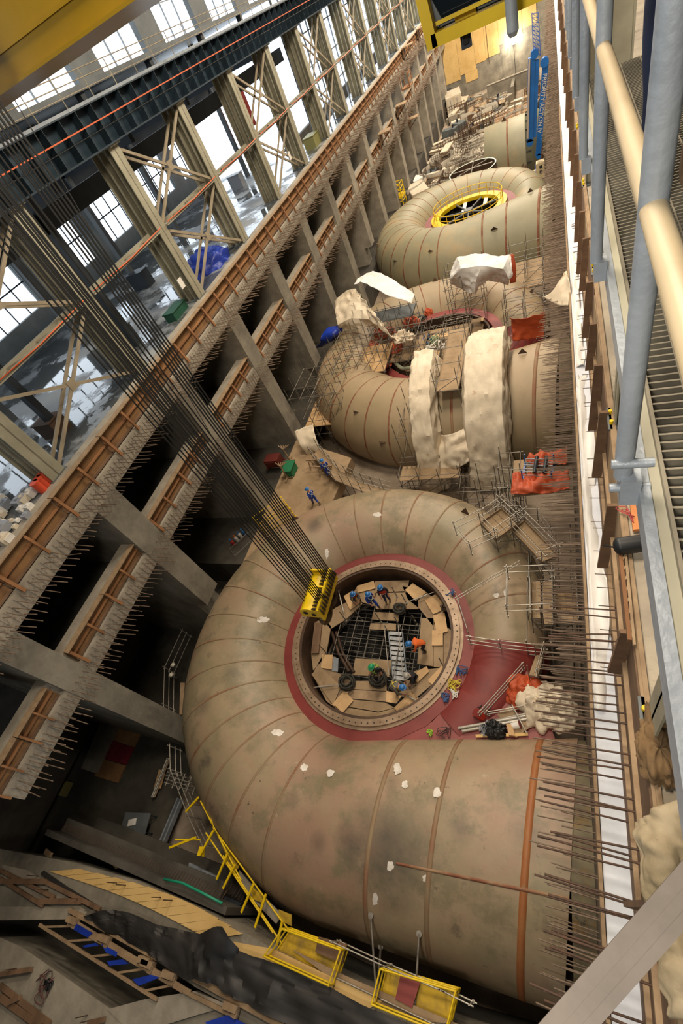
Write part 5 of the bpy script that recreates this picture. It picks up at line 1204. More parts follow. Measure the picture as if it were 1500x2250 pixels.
# far clutter prototypes
def place(protos, pts, fn_lab):
    pass
rnd = random.Random(11)
def container(px, py, rz, s, label, m_=CONTW):
    c = az(px, py, ZB); t = empty('site_container', (c.x, c.y, ZB), rz, label, 'container')
    MB().box((-1.2 * s, -2.6 * s, .1), (1.2 * s, 2.6 * s, 2.5 * s)).build('body', m_, t)
    for k in range(10): MB().box((-1.25 * s, (-2.5 + .52 * k) * s, .15), (-1.2 * s, (-2.25 + .52 * k) * s, 2.45 * s)).build('corrugation', m_, t)
    MB().box((-1.1 * s, -2.66 * s, .15), (-.03, -2.6 * s, 2.4 * s)).build('door', m_, t); MB().box((.03, -2.66 * s, .15), (1.1 * s, -2.6 * s, 2.4 * s)).build('door', m_, t)
    for x in (-.5, .5): MB().tube((x * s, -2.7 * s, .3), (x * s, -2.7 * s, 2.2 * s), .04, 6).build('lock_bar', STEELG, t)
container(1000, 245, .15, 1.3, 'pale site container near the far left corner of the pit')
container(925, 452, .35, 1.05, 'pale ribbed container beside the yellow access tower'); container(910, 425, .9, .9, 'pale container lying beyond the ribbed one by the wall', WHITE)
def formpanel():   # curved formwork shutter
    t = empty('curved_shutter'); mb = MB(); n_ = 10; o1 = [V(2.2 * math.cos(PI * .2 + PI * .6 * k / n_), 2.2 * math.sin(PI * .2 + PI * .6 * k / n_) - 1.6, 0) for k in range(n_ + 1)]
    mb.loft([o1, [p * 1.06 for p in o1], [p * 1.06 + V(0, 0, 1.2) for p in o1], [p + V(0, 0, 1.2) for p in o1], o1], closed=False); mb.build('shutter_face', CONCL, t)
    for z in (.25, .85): MB().path([p * 1.09 + V(0, 0, z) for p in o1], .06, 5).build('rib', WOODL, t)
    return t
def lumber():
    t = empty('lumber_stack'); 
    for j in range(3): MB().box((-1.6, -.5 + .02 * j, .1 + .16 * j), (1.6, .5, .22 + .16 * j)).build('board_layer', WOODL if j % 2 else CONTW, t)
    for x in (-1.2, 0, 1.2): MB().box((x - .06, -.5, 0), (x + .06, .5, .1)).build('bearer', WOODD, t)
    return t
def cage():
    t = empty('rebar_cage'); mb = MB()
    for k in range(9): MB().tube((-1.4 + .35 * k, 0, 0), (-1.4 + .35 * k, 0, 1.7), .03, 5).build('upright_bar', REBAR, t)
    for z in (.3, .8, 1.3, 1.6): MB().tube((-1.6, 0, z), (1.6, 0, z), .03, 5).build('cross_bar', REBAR, t)
    return t
def crate():
    t = empty('timber_crate'); MB().box((-.7, -.5, .1), (.7, .5, .8)).build('body', PLYD, t)
    for x in (-.7, 0, .7): MB().box((x - .05, -.54, .05), (x + .05, .54, .85)).build('batten', WOODD, t)
    return t
def block():
    t = empty('concrete_block'); MB().box((-.9, -.5, 0), (.9, .5, .7)).build('body', CONCL, t); MB().tube((-.4, 0, .7), (.4, 0, .7), .05, 6).build('lifting_bar', REBAR, t); return t
def skid():
    t = empty('machine_skid'); MB().box((-1.1, -.6, .25), (1.1, .6, 1.1)).build('housing', mat('skid_grey', '#5f6668', '#4a5052', 1, .6), t); MB().box((-1.3, -.7, 0), (1.3, .7, .25)).build('skid_base', DARKST, t); MB().tube((.5, 0, 1.1), (.5, 0, 1.5), .12, 10).build('exhaust', DARKST, t); return t
kinds = [(formpanel, 'curved shutter', 'pale curved concrete-form shutter lying on the cluttered far pit floor', 'curved shutters on the far pit floor', 46),
         (lumber, 'lumber stack', 'stack of pale boards on the cluttered far pit floor', 'lumber stacks on the far pit floor', 110),
         (cage, 'rebar cage', 'rusty standing bar cage on the cluttered far pit floor', 'bar cages on the far pit floor', 60),
         (crate, 'crate', 'small timber crate on the cluttered far pit floor', 'crates on the far pit floor', 36),
         (block, 'concrete block', 'grey concrete block on the cluttered far pit floor', 'concrete blocks on the far pit floor', 34),
         (skid, 'machine', 'dark grey machine skid on the cluttered far pit floor', 'machine skids on the far pit floor', 12)]
for fn, cat, lab, grp, n_ in kinds:
    pr_ = fn(); tag(pr_, lab, cat, grp)
    for i in range(n_):
        for _ in range(30):
            y = 70 + 66 * rnd.random() ** .8; x = rnd.uniform(-19.5, -2.5 if y > 88 else -11)
            if not (y > 120 and x > -13.5) and (x + 10) ** 2 + (y - 76.6) ** 2 > 13 and not (x > -10 and 76 < y < 89) and (x - CX) ** 2 + (y - 63) ** 2 > 92: break
        o = pr_ if i == 0 else copy_tree(pr_)
        o.location = (x, y, ZB + (rnd.random() < .35) * rnd.uniform(.3, 1.0)); o.rotation_euler = (0, 0, rnd.uniform(0, 6.3) if fn != lumber else rnd.choice([0, 1.57]) + rnd.uniform(-.3, .3)); s_ = rnd.uniform(.8, 1.6); o.scale = (s_, s_, s_)
bay('tube scaffold field standing on the pit floor beside the olive pipe section', -14.5, -9.5, 84, 96, -26, -22, 5, 8, (-25, -24, -22.8), decks=(), m_=SCAFB)
bay('tube scaffold with orange decks near the far right of the pit', -9.0, -3.5, 98, 108, -26, -22.5, 5, 6, (-25, -23.8), decks=(-24,), m_=SCAFB, dm=PLYO)
bay('low scaffold run along the pit floor right of the far container', -15, -8, 116, 122, -26, -23.5, 6, 3, (-25, -24.2), decks=(-24.4,), m_=SCAFB)
t = empty('precast_wall', (0, 0, 0), 0, 'grey concrete partition wall low across the far pit floor', 'wall'); MB().box((-12, 128, ZB), (-2.2, 128.6, ZB + 2.6)).box((-7.2, 122, ZB), (-6.6, 128, ZB + 2.2)).build('wall_body', CONC, t); MB().box((-12, 127.95, ZB + 2.6), (-2.2, 128.65, ZB + 2.68)).build('coping', CONCL, t)
# brackets and hoist gear on the far left bands
for i, (y, z) in enumerate([(74, -13.9), (86, -13.9), (98, -9.5), (112, -9.5), (92, -17)]):
    t = empty('bracket_platform', (XL, y, z), 0, ['first', 'second', 'third', 'fourth', 'fifth'][i] + ' small bracket platform along the far left pit wall', 'platform')
    MB().box((0, -.8, 0), (1.6, .8, .12)).build('deck', WOODL, t); MB().bar((0, 0, -1.2), (1.5, 0, 0), .1, .1).build('bracket', BROWNST, t); MB().box((.1, -.8, -1.1), (.2, .8, 0)).build('side_board', WOODD, t)
c = ax(880, 165, XL + .6); t = empty('timber_cage_platform', c, 0, 'orange-brown timber cage platform hanging on the upper band far along the wall', 'platform')
MB().box((0, -1.2, -1.6), (1.2, 1.2, -1.45)).build('deck', WOOD, t)
for sy in (-1.2, 1.2):
    for sx in (0, 1.2): MB().bar((sx, sy, -1.6), (sx, sy, .2), .12, .12).build('post', WOOD, t)
for z in (-.9, -.2): MB().box((1.14, -1.2, z), (1.2, 1.2, z + .3)).build('side_board', WOOD, t)

# ------------------------------------------------------------------ dark floor area left of the nearest case
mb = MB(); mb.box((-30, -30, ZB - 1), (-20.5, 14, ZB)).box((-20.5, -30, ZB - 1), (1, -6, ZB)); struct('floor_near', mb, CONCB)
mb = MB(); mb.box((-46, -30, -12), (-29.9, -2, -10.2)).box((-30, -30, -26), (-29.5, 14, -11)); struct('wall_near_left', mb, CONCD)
def FP(x, y): return (x / 3.125, 1560 + y / 3.125)
for q, m_, nm, lb, cat, h in [([(520, 60), (645, 95), (525, 340), (415, 290)], PURPLE, 'stacked_board', 'dark red board lying on the dark floor beside the concrete slab strips', 'board', .15),
                          ([(810, 90), (975, 135), (915, 255), (765, 205)], PLYO, 'plywood_sheet', 'brown plywood sheet on the dark floor, farthest of three in a row', 'plywood', .12),
                          ([(762, 208), (914, 258), (860, 375), (705, 330)], PURPLE, 'plywood_sheet', 'dark maroon sheet in the middle of the row on the dark floor', 'plywood', .12),
                          ([(702, 334), (858, 380), (805, 500), (648, 452)], PLYO, 'plywood_sheet', 'brown plywood sheet with a white paper, nearest of three on the dark floor', 'plywood', .12),
                          ([(700, 60), (800, 85), (640, 430), (555, 400)], CONC, 'precast_strip', 'grey concrete strip between the red board and the brown sheets', 'slab', .5),
                          ([(300, 500), (465, 490), (415, 590), (330, 570)], mat('bin_olive', '#8d8450', None, rough=.7), 'open_crate', 'olive crate glimpsed below the starter bars at the lower left', 'crate', .5)]:
    tag(MB().slab([az(*FP(*p), ZB + h) for p in q], h).build(nm, m_), lb, cat)
for i in range(3): tag(MB().tube(az(*FP(1165 - 8 * i, 330), ZB + .3 + .1 * i), az(*FP(1060 - 10 * i, 600), ZB + .3 + .1 * i), .06, 8).build('pipe_length', SCAFB if i else WOODL), 'long pale pipe in the bundle on the dark floor, %s' % ['lowest', 'middle', 'topmost'][i], 'pipe')
tag(MB().bar(az(*FP(1115, 410), ZB + .25), az(*FP(1080, 540), ZB + .25), .5, .06).build('plywood_strip', PLY), 'tan plywood strip beside the pipe bundle', 'plywood')
t = empty('steel_beam', (0, 0, 0), 0, 'long grey steel beam on the dark floor by the left flank of the nearest case', 'beam')
a, b = az(*FP(1240, 610), ZB + .9), az(*FP(1120, 900), ZB + .9)
for k in (-1, 0, 1): MB().bar(a + V(.12 * k, 0, 0), b + V(.12 * k, 0, 0), .08 if k else .02, .3 if k else .05).build('flange', STEELG if k else DARKST, t)
bay('small white and blue cage scaffold at the left flank of the nearest case', *(lambda a, b: (a.x, b.x, b.y, a.y))(az(379, 1700, -24), az(415, 1736, -24)), -26, -23.5, 3, 3, (-24.4, -23.8), m_=SCAFB)
c = az(*FP(985, 790), ZB); t = empty('site_desk', c, .2, 'grey desk with papers standing on the dark floor', 'desk')
MB().box((-.9, -.5, .7), (.9, .5, .76)).build('desk_top', GREYST, t); 
for sx in (-.8, .8):
    for sy in (-.4, .4): MB().box((sx - .03, sy - .03, 0), (sx + .03, sy + .03, .7)).build('leg', DARKST, t)
tag(MB().obox(c + V(-.2, 0, .78), V(.25, .1, 0), V(-.06, .15, 0), V(0, 0, .008)).build('paper_sheet', WHITE), 'white paper lying on the grey desk', 'paper')
# near block of the lift : dark face, starter bars, deck
ZN = -21.0
def N_(px, py, z=ZN): return az(px, py, z)
edge = [(0, 1865), (150, 1893), (300, 1935), (470, 2010), (600, 2085), (760, 2165), (1010, 2262), (1230, 2330)]
E_ = [N_(*p) for p in edge]; back = [V(p.x, -14, ZN) for p in reversed(E_)]
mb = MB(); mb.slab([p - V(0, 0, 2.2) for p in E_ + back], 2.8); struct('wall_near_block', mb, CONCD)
up_ = [(1230, 2480), (640, 2268), (505, 2210), (430, 2170), (345, 2110), (250, 2045), (185, 2014), (140, 2020), (0, 2022), (-140, 2010), (-140, 1850)]
mb = MB(); mb.slab(E_ + [N_(*p) for p in up_], 2.2)
mb.slab([N_(*p) for p in [(-140, 2060), (0, 2060), (45, 2080), (238, 2217), (290, 2270), (330, 2420), (-140, 2420)]], 2.2)
mb.slab([N_(*p) for p in [(238, 2217), (320, 2195), (428, 2178), (505, 2210), (640, 2268), (700, 2420), (330, 2420), (290, 2270)]], 2.2); struct('wall_near_deck', mb, CONC)
rts = []
for i in range(60):
    u = i / 59; p = E_[0] + (E_[4] - E_[0]) * u
    for z in (-21.4, -22.6): rts.append(V(p.x, -3.4, z))
fr = MB(); 
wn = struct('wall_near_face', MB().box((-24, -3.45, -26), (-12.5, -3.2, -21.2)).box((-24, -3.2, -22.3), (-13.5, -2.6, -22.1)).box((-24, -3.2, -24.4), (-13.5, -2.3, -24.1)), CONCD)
for i in range(64):
    x = -23.5 + .165 * i; MB().tube((x, -3.1, -21.6), (x + .1, -2.75, -21.65), .018, 5).build('starter_bar', REBAR, wn)
rest = MB()
for i in range(64):
    x = -23.4 + .165 * i; rest.tube((x, -3.1, -23.0), (x + .1, -2.7, -23.1), .018, 5, caps=False)
rest.build('starter_bar_row', REBAR, wn, kind='stuff')
for i, (a, b) in enumerate([((100, 1870), (112, 1880)), ((247, 1890), (258, 1903))]):
    tag(MB().bar(N_(*a, -22), N_(*b, -21.6), .22, .1).build('timber_block', WOODL), 'short timber block on the near dark wall face, %s one' % ['left', 'right'][i], 'timber')
def nslab(pts, m_, name, label, cat, z=ZN, t_=.06, lift=.03, group=None):
    o = MB().slab([N_(*p, z + lift) for p in pts], t_).build(name, m_); tag(o, label, cat, group); return o
strips = [[(105, 1915), (240, 1921), (440, 2032), (300, 1990)], [(160, 1946), (300, 1990), (470, 2060), (340, 2030)]]
for i in range(11):
    u = i / 11; v = (i + .95) / 11
    a = (108 + 352 * u, 1915 + 150 * u - 14 * math.sin(PI * u)); b = (108 + 352 * v, 1915 + 150 * v - 14 * math.sin(PI * v)); wd = 66 + 26 * math.sin(PI * u)
    nslab([a, b, (b[0] + wd, b[1] - 6 - 2 * i * .3), (a[0] + wd, a[1] - 6 - 2 * i * .3)], PLYY, 'plywood_plank', 'bright yellow plywood plank set in the sloping deck beside the black tarp', 'plywood', lift=.03 + .004 * i, group='bright planks beside the black tarp')
nslab([(470, 2062), (600, 2085), (840, 2200), (800, 2222)], PLYY, 'plywood_strip', 'pale plywood strip along the deck edge below the yellow cages', 'plywood')
nslab([(640, 2085), (760, 2145), (1010, 2252), (900, 2240), (740, 2160)], PLYD, 'plank_walk', 'worn plank walk beneath the yellow cages at the bottom edge', 'deck', lift=.02)
rows_ = 0
rows = [[N_(187, 2013, -20.8), N_(233, 1996, -20.7), N_(283, 2001, -20.7), N_(345, 2030, -20.8), N_(407, 2047, -20.8), N_(447, 2054, -20.7), N_(494, 2030, -19.9), N_(524, 2088, -20.7), N_(640, 2125, -20.8), N_(800, 2205, -20.8), N_(1000, 2290, -20.8)],
        [N_(225, 2035, -20.8), N_(265, 2030, -20.8), N_(315, 2045, -20.8), N_(365, 2070, -20.8), N_(415, 2080, -20.7), N_(440, 2095, -20.6), N_(470, 2085, -20.3), N_(520, 2120, -20.7), N_(620, 2165, -20.8), N_(780, 2240, -20.8), N_(960, 2330, -20.8)],
        [N_(250, 2045, -20.9), N_(290, 2068, -20.9), N_(345, 2100, -20.9), N_(380, 2125, -20.9), N_(420, 2152, -20.8), N_(432, 2150, -20.6), N_(470, 2150, -20.7), N_(520, 2190, -20.8), N_(600, 2235, -20.8), N_(740, 2300, -20.9), N_(900, 2380, -20.9)]]
tag(sheet('ground_tarp', rows, BLKTARP, .22, 6, 8, 3, .02, lin=True), 'large black tarp spread over the near deck with a folded peak', 'tarp')
nslab([(95, 1913), (150, 1950), (215, 1990), (200, 1998), (140, 1962), (88, 1920)], BLKTARP, 'ground_tarp', 'narrow strip of black tarp left of the yellow planks', 'tarp', lift=.1)
# timber edge members
def beam(a, b, w_, h_, m_, label, z=ZN + .15, name='timber_beam', cat='timber', group=None):
    return tag(MB().bar(N_(*a, z), N_(*b, z), w_, h_).build(name, m_), label, cat, group)
beam((152, 1999), (645, 2268), .16, .12, WOODL, 'long timber rail along the lower edge of the black tarp')
beam((95, 1935), (220, 1998), .14, .12, WOODD, 'timber rail above the narrow black strip')
beam((0, 1930), (95, 1990), .14, .12, WOODD, 'weathered timber rail at the left edge, running to the concrete strip'); beam((0, 1912), (120, 1972), .14, .1, WOODD, 'second weathered timber rail at the left edge, behind the first')
beam((2, 1937), (100, 1937), .2, .16, WOODD, 'dark cross timber over the left rails, upper one'); beam((82, 1980), (180, 1980), .2, .16, WOODD, 'dark cross timber over the left rails, lower one')
nslab([(5, 1900), (60, 1912), (190, 2000), (150, 2006), (0, 1940)], CONCL, 'concrete_strip', 'pale concrete strip between the left timber rails', 'slab', lift=.01)
nslab([(0, 1992), (150, 1993), (190, 2003), (185, 2014), (140, 2020), (0, 2022)], CONCL, 'concrete_strip', 'pale concrete cross strip above the dark opening', 'slab', lift=.06)
nslab([(0, 2060), (45, 2080), (240, 2216), (300, 2260), (-60, 2300), (-60, 2060)], CONCL, 'concrete_strip', 'wide pale concrete slab at the bottom left corner', 'slab', lift=.08)
nslab([(235, 2218), (320, 2195), (428, 2178), (505, 2210), (440, 2228), (330, 2262), (280, 2262)], CONCL, 'concrete_strip', 'pale concrete slab at the bottom, right of the dark opening', 'slab', lift=.1)
# the opening : black recess
pit = 0
# ladder-like timber frame with blue wraps
t = empty('timber_ladder', (0, 0, 0), 0, 'long ladder-like timber frame with blue cloth wraps over the dark recess', 'frame')
fa, fb, ga, gb = N_(87, 2032, ZN + .2), N_(345, 2196, ZN + .2), N_(150, 2028, ZN + .2), N_(402, 2178, ZN + .2)
for a, b in ((fa, fb), (ga, gb)): MB().bar(a, b, .1, .1).build('rail', WOODL, t)
MB().bar(N_(160, 2024, ZN + .2), N_(418, 2182, ZN + .2), .16, .05).build('rail', WOODL, t)
for k in range(5):
    u = (k + .15) / 4.6; MB().bar(fa + (fb - fa) * u, ga + (gb - ga) * min(1, u + .02), .07, .07).build('rung', WOODL, t)
for (a, b, c_, d) in [((168, 2030), (202, 2050), (192, 2060), (160, 2042)), ((222, 2074), (256, 2092), (254, 2102), (232, 2092)), ((235, 2112), (268, 2108), (282, 2118), (240, 2122)), ((290, 2152), (330, 2142), (350, 2148), (305, 2166)), ((180, 2078), (210, 2072), (215, 2078), (185, 2082))]:
    MB().slab([N_(*p, ZN + .3) for p in (a, b, c_, d)], .06).build('blue_wrap', BTARP, t, label='blue cloth wrap')
for i, p in enumerate([(160, 2022), (230, 2062), (318, 2110), (325, 2118), (372, 2142), (508, 2212)]):
    c = N_(*p, ZN + .25); tag(MB().obox(c, V(.28, .02, 0), V(0, .1, 0), V(0, 0, .14)).obox(c + V(.2, -.1, -.04), V(.1, 0, 0), V(0, .12, 0), V(0, 0, .1)).build('timber_chock', WOODL), 'short timber chock block along the rail by the black tarp', 'timber', 'timber chocks by the black tarp')
beam((405, 2178), (520, 2235), .12, .1, WOODL, 'timber rail beside the small blue-wrapped frame at the bottom')
nslab([(450, 2246), (500, 2230), (560, 2262), (480, 2275)], BTARP, 'blue_cloth', 'small blue cloth at the bottom edge beside the pale slab', 'tarp', lift=.2)
# timbers at the very corner
beam((0, 2141), (68, 2130), .16, .2, WOODD, 'weathered timber on the corner slab, upper one', ZN + .25); beam((20, 2204), (44, 2192), .16, .2, WOODD, 'weathered timber on the corner slab, lower one', ZN + .25)
beam((0, 2190), (90, 2255), .22, .1, WOODD, 'long weathered plank at the bottom left corner', ZN + .2); beam((0, 2165), (110, 2250), .18, .08, WOODD, 'second long weathered plank at the bottom left corner', ZN + .2)
beam((195, 2249), (228, 2240), .16, .2, WOODD, 'short weathered timber at the bottom beside the slab', ZN + .25)
tangle(N_(100, 2165, ZN + .2), .5, 16, mat('cable_redgrey', '#7d4a44', '#3a3634', 3, .6), 'thin red and grey cables lying on the corner slab', .02, .1)
tangle(N_(108, 2162, ZN + .2), .18, 14, BLACKP, 'small black plug cluster on the corner slab', .04, .1)
for i, p in enumerate([(40, 2128), (195, 2230), (85, 1925), (107, 1955), (180, 1975), (258, 1940), (278, 1945), (355, 1972), (380, 1978), (205, 2240)]):
    a = N_(*p, ZN); tag(MB().tube(a, a + V(.03, 0, .7), .018, 5).build('vertical_dowel', REBAR), 'thin dowel bar standing up out of the near deck', 'bar', 'dowel bars on the near deck')
# yellow cages and ladders round the near edge of the case
def ycage(label, q, z, h=1.0, deck=None, group=None):
    P = [N_(*p, z) for p in q]; t = empty('access_cage', (0, 0, 0), 0, label, 'cage')
    for i in range(4):
        a, b = P[i], P[(i + 1) % 4]; MB().tube(a, a + V(0, 0, h), .035, 6).build('post', YEL, t)
        for l in (.02, h * .5, h): MB().tube(a + V(0, 0, l), b + V(0, 0, l), .03, 6).build('rail', YEL, t)
    if deck: MB().slab([p + V(0, 0, .0) for p in P], .05).build('deck_plate', deck, t)
    return t
ycage('large yellow access cage with worn deck plate at the near edge of the case', [(602, 2098), (640, 2040), (765, 2085), (740, 2160)], -21.2, .8, YELW)
nslab([(700, 2058), (762, 2075), (752, 2118), (692, 2092)], WOODD, 'plywood_sheet', 'brown weathered sheet leaning in the large yellow cage', 'plywood', lift=.05)
ycage('second yellow access cage near the bottom with cracked panel', [(832, 2200), (850, 2125), (1010, 2172), (988, 2262)], -21.2, .8, YELW)
nslab([(880, 2140), (925, 2150), (905, 2215), (868, 2195)], REDF, 'cracked_board', 'reddish cracked board in the second yellow cage', 'panel', lift=.06)
t = empty('yellow_stair_rail', (0, 0, 0), 0, 'yellow tube stair railing following the lower left edge of the case', 'railing')
for (a, b) in [((385, 1845), (440, 1845)), ((440, 1760), (530, 1935)), ((455, 1760), (470, 1825)), ((452, 1830), (600, 2050)), ((470, 1822), (640, 2052)), ((490, 1880), (620, 2075))]:
    MB().tube(N_(*a, -21.8), N_(*b, -21.8), .035, 6).build('rail', YEL, t)
for (a, b) in [((372, 1863), (430, 1840)), ((440, 1878), (468, 1826)), ((476, 1932), (500, 1875)), ((490, 1952), (516, 1900)), ((530, 2005), (557, 1942)), ((560, 2038), (584, 1965)), ((604, 2095), (620, 2025)), ((408, 1784), (436, 1752))]:
    MB().bar(N_(*a, -21.8), N_(*b, -21.5), .09, .06).build('post', YEL, t)
for q in [[(470, 1815), (485, 1830), (525, 1905), (512, 1920)], [(548, 1945), (575, 1965), (578, 1985), (555, 1975)], [(612, 1998), (640, 2010), (640, 2035), (612, 2020)]]:
    MB().slab([N_(*p, -22.2) for p in q], .05).build('tread_plate', YELW, t)
MB().slab([N_(*p, -22.4) for p in [(524, 1910), (545, 1935), (620, 2010), (606, 2030), (530, 1950)]], .05).build('grating_plate', CONCL, t)
MB().slab([N_(*p, -21.9) for p in [(438, 1860), (448, 1860), (446, 1882), (432, 1880)]], .1).build('sign_plate', YEL, t)
rail_run('guard_rail', 'tube guard rail between the two yellow cages', [(748, 2068), (860, 2120), (980, 2170), (1040, 2200)], -21.2, .9, SCAFB, levels=(.1, .8))
rail_run('guard_rail', 'tube guard rail along the bottom outside the yellow cages', [(745, 2150), (830, 2190), (980, 2262)], -21.0, .3, SCAFB, levels=(.1,), posts=False)
for i, (a, b) in enumerate([((826, 2180), (816, 2012)), ((826, 2205), (838, 2080)), ((908, 2262), (922, 2052))]):
    p = N_(*a, -21.2); q = sdist(*b)[0]
    if q is None: q = N_(*b, -20)
    tag(MB().tube(p, q + V(0, 0, .1), .04, 7).tube(q - V(0, 0, .02), q + V(0, 0, .12), .1, 8).tube(p, p + V(0, 0, .06), .16, 10).build('push_prop', SCAF), 'grey steel push prop leaning on the near flank, %s one' % ['left', 'middle', 'right'][i], 'prop')
# deck clutter between stair rail and near block
for i, (q, m_, lb) in enumerate([([(415, 1895), (475, 1925), (470, 1945), (412, 1910)], STEELG, 'white grey panel bundle by the yellow stair rail'), ([(430, 1925), (462, 1940), (455, 1955), (425, 1938)], GREYST, 'grey block beside the panel bundle'), ([(360, 1910), (530, 1985), (525, 1992), (355, 1918)], DARKST, 'dark cable tray along the near block')]):
    nslab(q, m_, 'panel_bundle' if i < 2 else 'cable_tray', lb, 'panel', z=-22.5, t_=.2)
tag(MB().path([N_(360, 1932, -20.9), N_(400, 1940, -20.9), N_(440, 1960, -20.9), N_(488, 1985, -20.9)], .05, 6).build('green_hose', mat('hose_teal', '#1c8a6b', None, rough=.5)), 'bright green hose along the edge of the near deck', 'hose')

# ------------------------------------------------------------------ right gallery columns and things
for i, (y, x) in enumerate([(2.95, 1.62), (10.7, 1.62), (18.8, 1.62), (26.9, 1.62), (35.0, 1.62)]):
    t = empty('gallery_column', (x, y, -9.75), 0, 'cream steel column with bolted base on the right gallery, %s along' % ['first', 'second', 'third', 'fourth', 'fifth'][i], 'column')
    MB().box((-.35, -.03, .05), (.35, .03, 7.0)).build('web', CREAM, t)
    for sx in (-.35, .31): MB().box((sx, -.3, .05), (sx + .04, .3, 7.0)).build('flange', CREAM, t)
    MB().box((-.5, -.42, 0), (.5, .42, .06)).build('base_plate', GREYST, t)
    for sx in (-.42, .42):
        for sy in (-.2, .2): MB().tube((sx, sy, .06), (sx, sy, .16), .05, 8).build('anchor_bolt', YEL, t)
p = az(1398, 1195, -9.45); t = empty('air_tank', p, .2, 'black horizontal air tank on the right gallery floor', 'tank')
mb = MB(); rg = []
for k in range(9):
    a = PI / 2 * k / 8; rg.append((-.32 - .12 * math.cos(a), .19 * math.sin(a)))
prof = rg + [(-x, r) for x, r in reversed(rg)]
mb.loft([[V(x, r * math.cos(2 * PI * k / 16), r * math.sin(2 * PI * k / 16)) for k in range(16)] for x, r in prof]); mb.build('vessel', BLACKP, t)
for sx in (-.25, .25): MB().box((sx - .03, -.14, -.3), (sx + .03, .14, -.1)).build('foot', BLACKP, t)
MB().tube((-.44, 0, 0), (-.62, .05, .05), .02, 6).build('hose_end', BLACKP, t)
t = empty('timber_truss', (0, 0, 0), 0, 'narrow timber truss ladder lying on the right gallery beside the formwork', 'truss')
a, b, c_, d = az(1362, 1215, -9.6), az(1383, 1408, -9.6), az(1374, 1220, -9.6), az(1393, 1418, -9.6)
MB().bar(a, b, .07, .1).build('chord', WOOD, t); MB().bar(c_, d, .05, .08).build('chord', WOODL, t)
for k in range(8): MB().bar(c_ + (d - c_) * (k / 8), a + (b - a) * ((k + .9) / 8), .04, .07).build('lacing', WOODL, t)
MB().obox(az(1392, 1075, -9.65), V(.1, 0, 0), V(0, .0, .0) + V(0, .55, 0), V(0, 0, .08)); tag(MB().slab([az(*p_, -9.6) for p_ in [(1378, 1055), (1398, 1050), (1405, 1162), (1390, 1164)]], .08).build('orange_board', mat('board_orange', '#c9824a', '#b06c38', 1, .7)), 'orange plywood board on the right gallery beyond the air tank', 'board')
tangle(az(1378, 1130, -9.6), .28, 9, mat('hose_red', '#a83a3a', None, rough=.5), 'thin red hose looping over the gallery edge', .012, .1)
lump(az(1445, 1650, -9.7), .3, .55, .25, mat('cloth_khaki', '#7d6240', '#5c4830', 1.5, .9), 'cloth_heap', 'brown khaki cloth heap at the foot of the first gallery column', 'cloth', 41, .4, 2)
rows = [[az(1408, 1815, -9.6), az(1440, 1790, -9.3), az(1500, 1750, -9.2)], [az(1412, 1850, -9.5), az(1450, 1840, -9.2), az(1500, 1830, -9.3)], [az(1420, 1900, -9.5), az(1450, 1890, -9.2), az(1500, 1870, -9.3)], [az(1430, 1960, -9.6), az(1460, 1950, -9.3), az(1510, 1930, -9.4)], [az(1450, 2060, -9.6), az(1475, 2050, -9.4), az(1520, 2040, -9.4)], [az(1470, 2150, -9.6), az(1490, 2150, -9.4), az(1540, 2150, -9.4)], [az(1490, 2240, -9.6), az(1510, 2240, -9.4), az(1560, 2240, -9.4)]]
tag(sheet('dirty_tarp', rows, mat('tarp_dirty', '#a8987c', '#857659', 1.2, .75, bump=.3, spots=[('#3f382c', 2.5, .62, .72, (1, 1, 1))]), .14, 14, 8, 6, .02, sc_=2.6), 'dirty cream tarp crumpled on the gallery at the lower right', 'tarp')
tag(sheet('hanging_tarp', [[az(1238, 600, -13.9), az(1246, 596, -13.9), az(1254, 615, -13.9)], [az(1215, 640, -14.6), az(1235, 640, -14.5), az(1254, 645, -14.4)], [az(1196, 652, -15), az(1225, 670, -15), az(1250, 672, -14.8)]], WTARP, .1, 5, 5, 3, .02), 'small white tarp blown over the ledge lip beyond the broad hood', 'tarp')
mbx = az(1268, 1750, -21.5); tag(MB().tube(mbx, mbx + V(.5, 0, 0), .09, 10).tube(mbx - V(.25, 0, 0), mbx, .14, 10, r2=.1).build('orange_grinder', mat('grinder_orange', '#c8502a', '#6b6a68', 1.5, .5)), 'orange and grey power tool lying between the near pipe and the lip', 'tool')

# ------------------------------------------------------------------ foreground : gantry walkway, railing, girder, cab
BX = 0.0
t = empty('walkway_beam', (0, 0, 0), 0, 'long pale steel edge beam of the gantry walkway at the right', 'beam')
zf = -1.42
MB().box((.232, -1.5, zf - .08), (.266, 7.2, zf + .012)).build('web', STEELG, t); MB().box((.266, -1.5, zf - .08), (.302, 7.2, zf + .004)).build('top_flange', CREAM, t)
MB().box((.300, -1.5, zf - .03), (.312, 7.2, zf + .03)).build('toe_strip', GRATEE, t)
t = empty('walkway_grating', (0, 0, 0), 0, 'dark serrated steel grating floor of the gantry walkway', 'grating')
mb = MB(); y = -1.5
while y < 6.5: mb.box((.312, y, zf - .03), (1.6, y + .009, zf + .012)); y += .042
mb.build('bearing_bars', GRATEE, t)
mb = MB(); x = .42
while x < 1.6: mb.box((x, -1.5, zf - .008), (x + .008, 6.5, zf + .014)); x += .16
mb.build('cross_rods', GRATEE, t)
for x in (.38, 1.0): MB().box((x, -1.5, zf - .2), (x + .06, 6.5, zf - .06)).build('support_bar', DARKST, t)
MB().box((.42, -1.5, zf - .5), (1.6, 6.5, zf - .45)).build('cable_tray', GRATE, t)
t = empty('gantry_handrail', (0, 0, 0), 0, 'galvanised gantry handrail with thick posts and cream rails close to the camera', 'handrail')
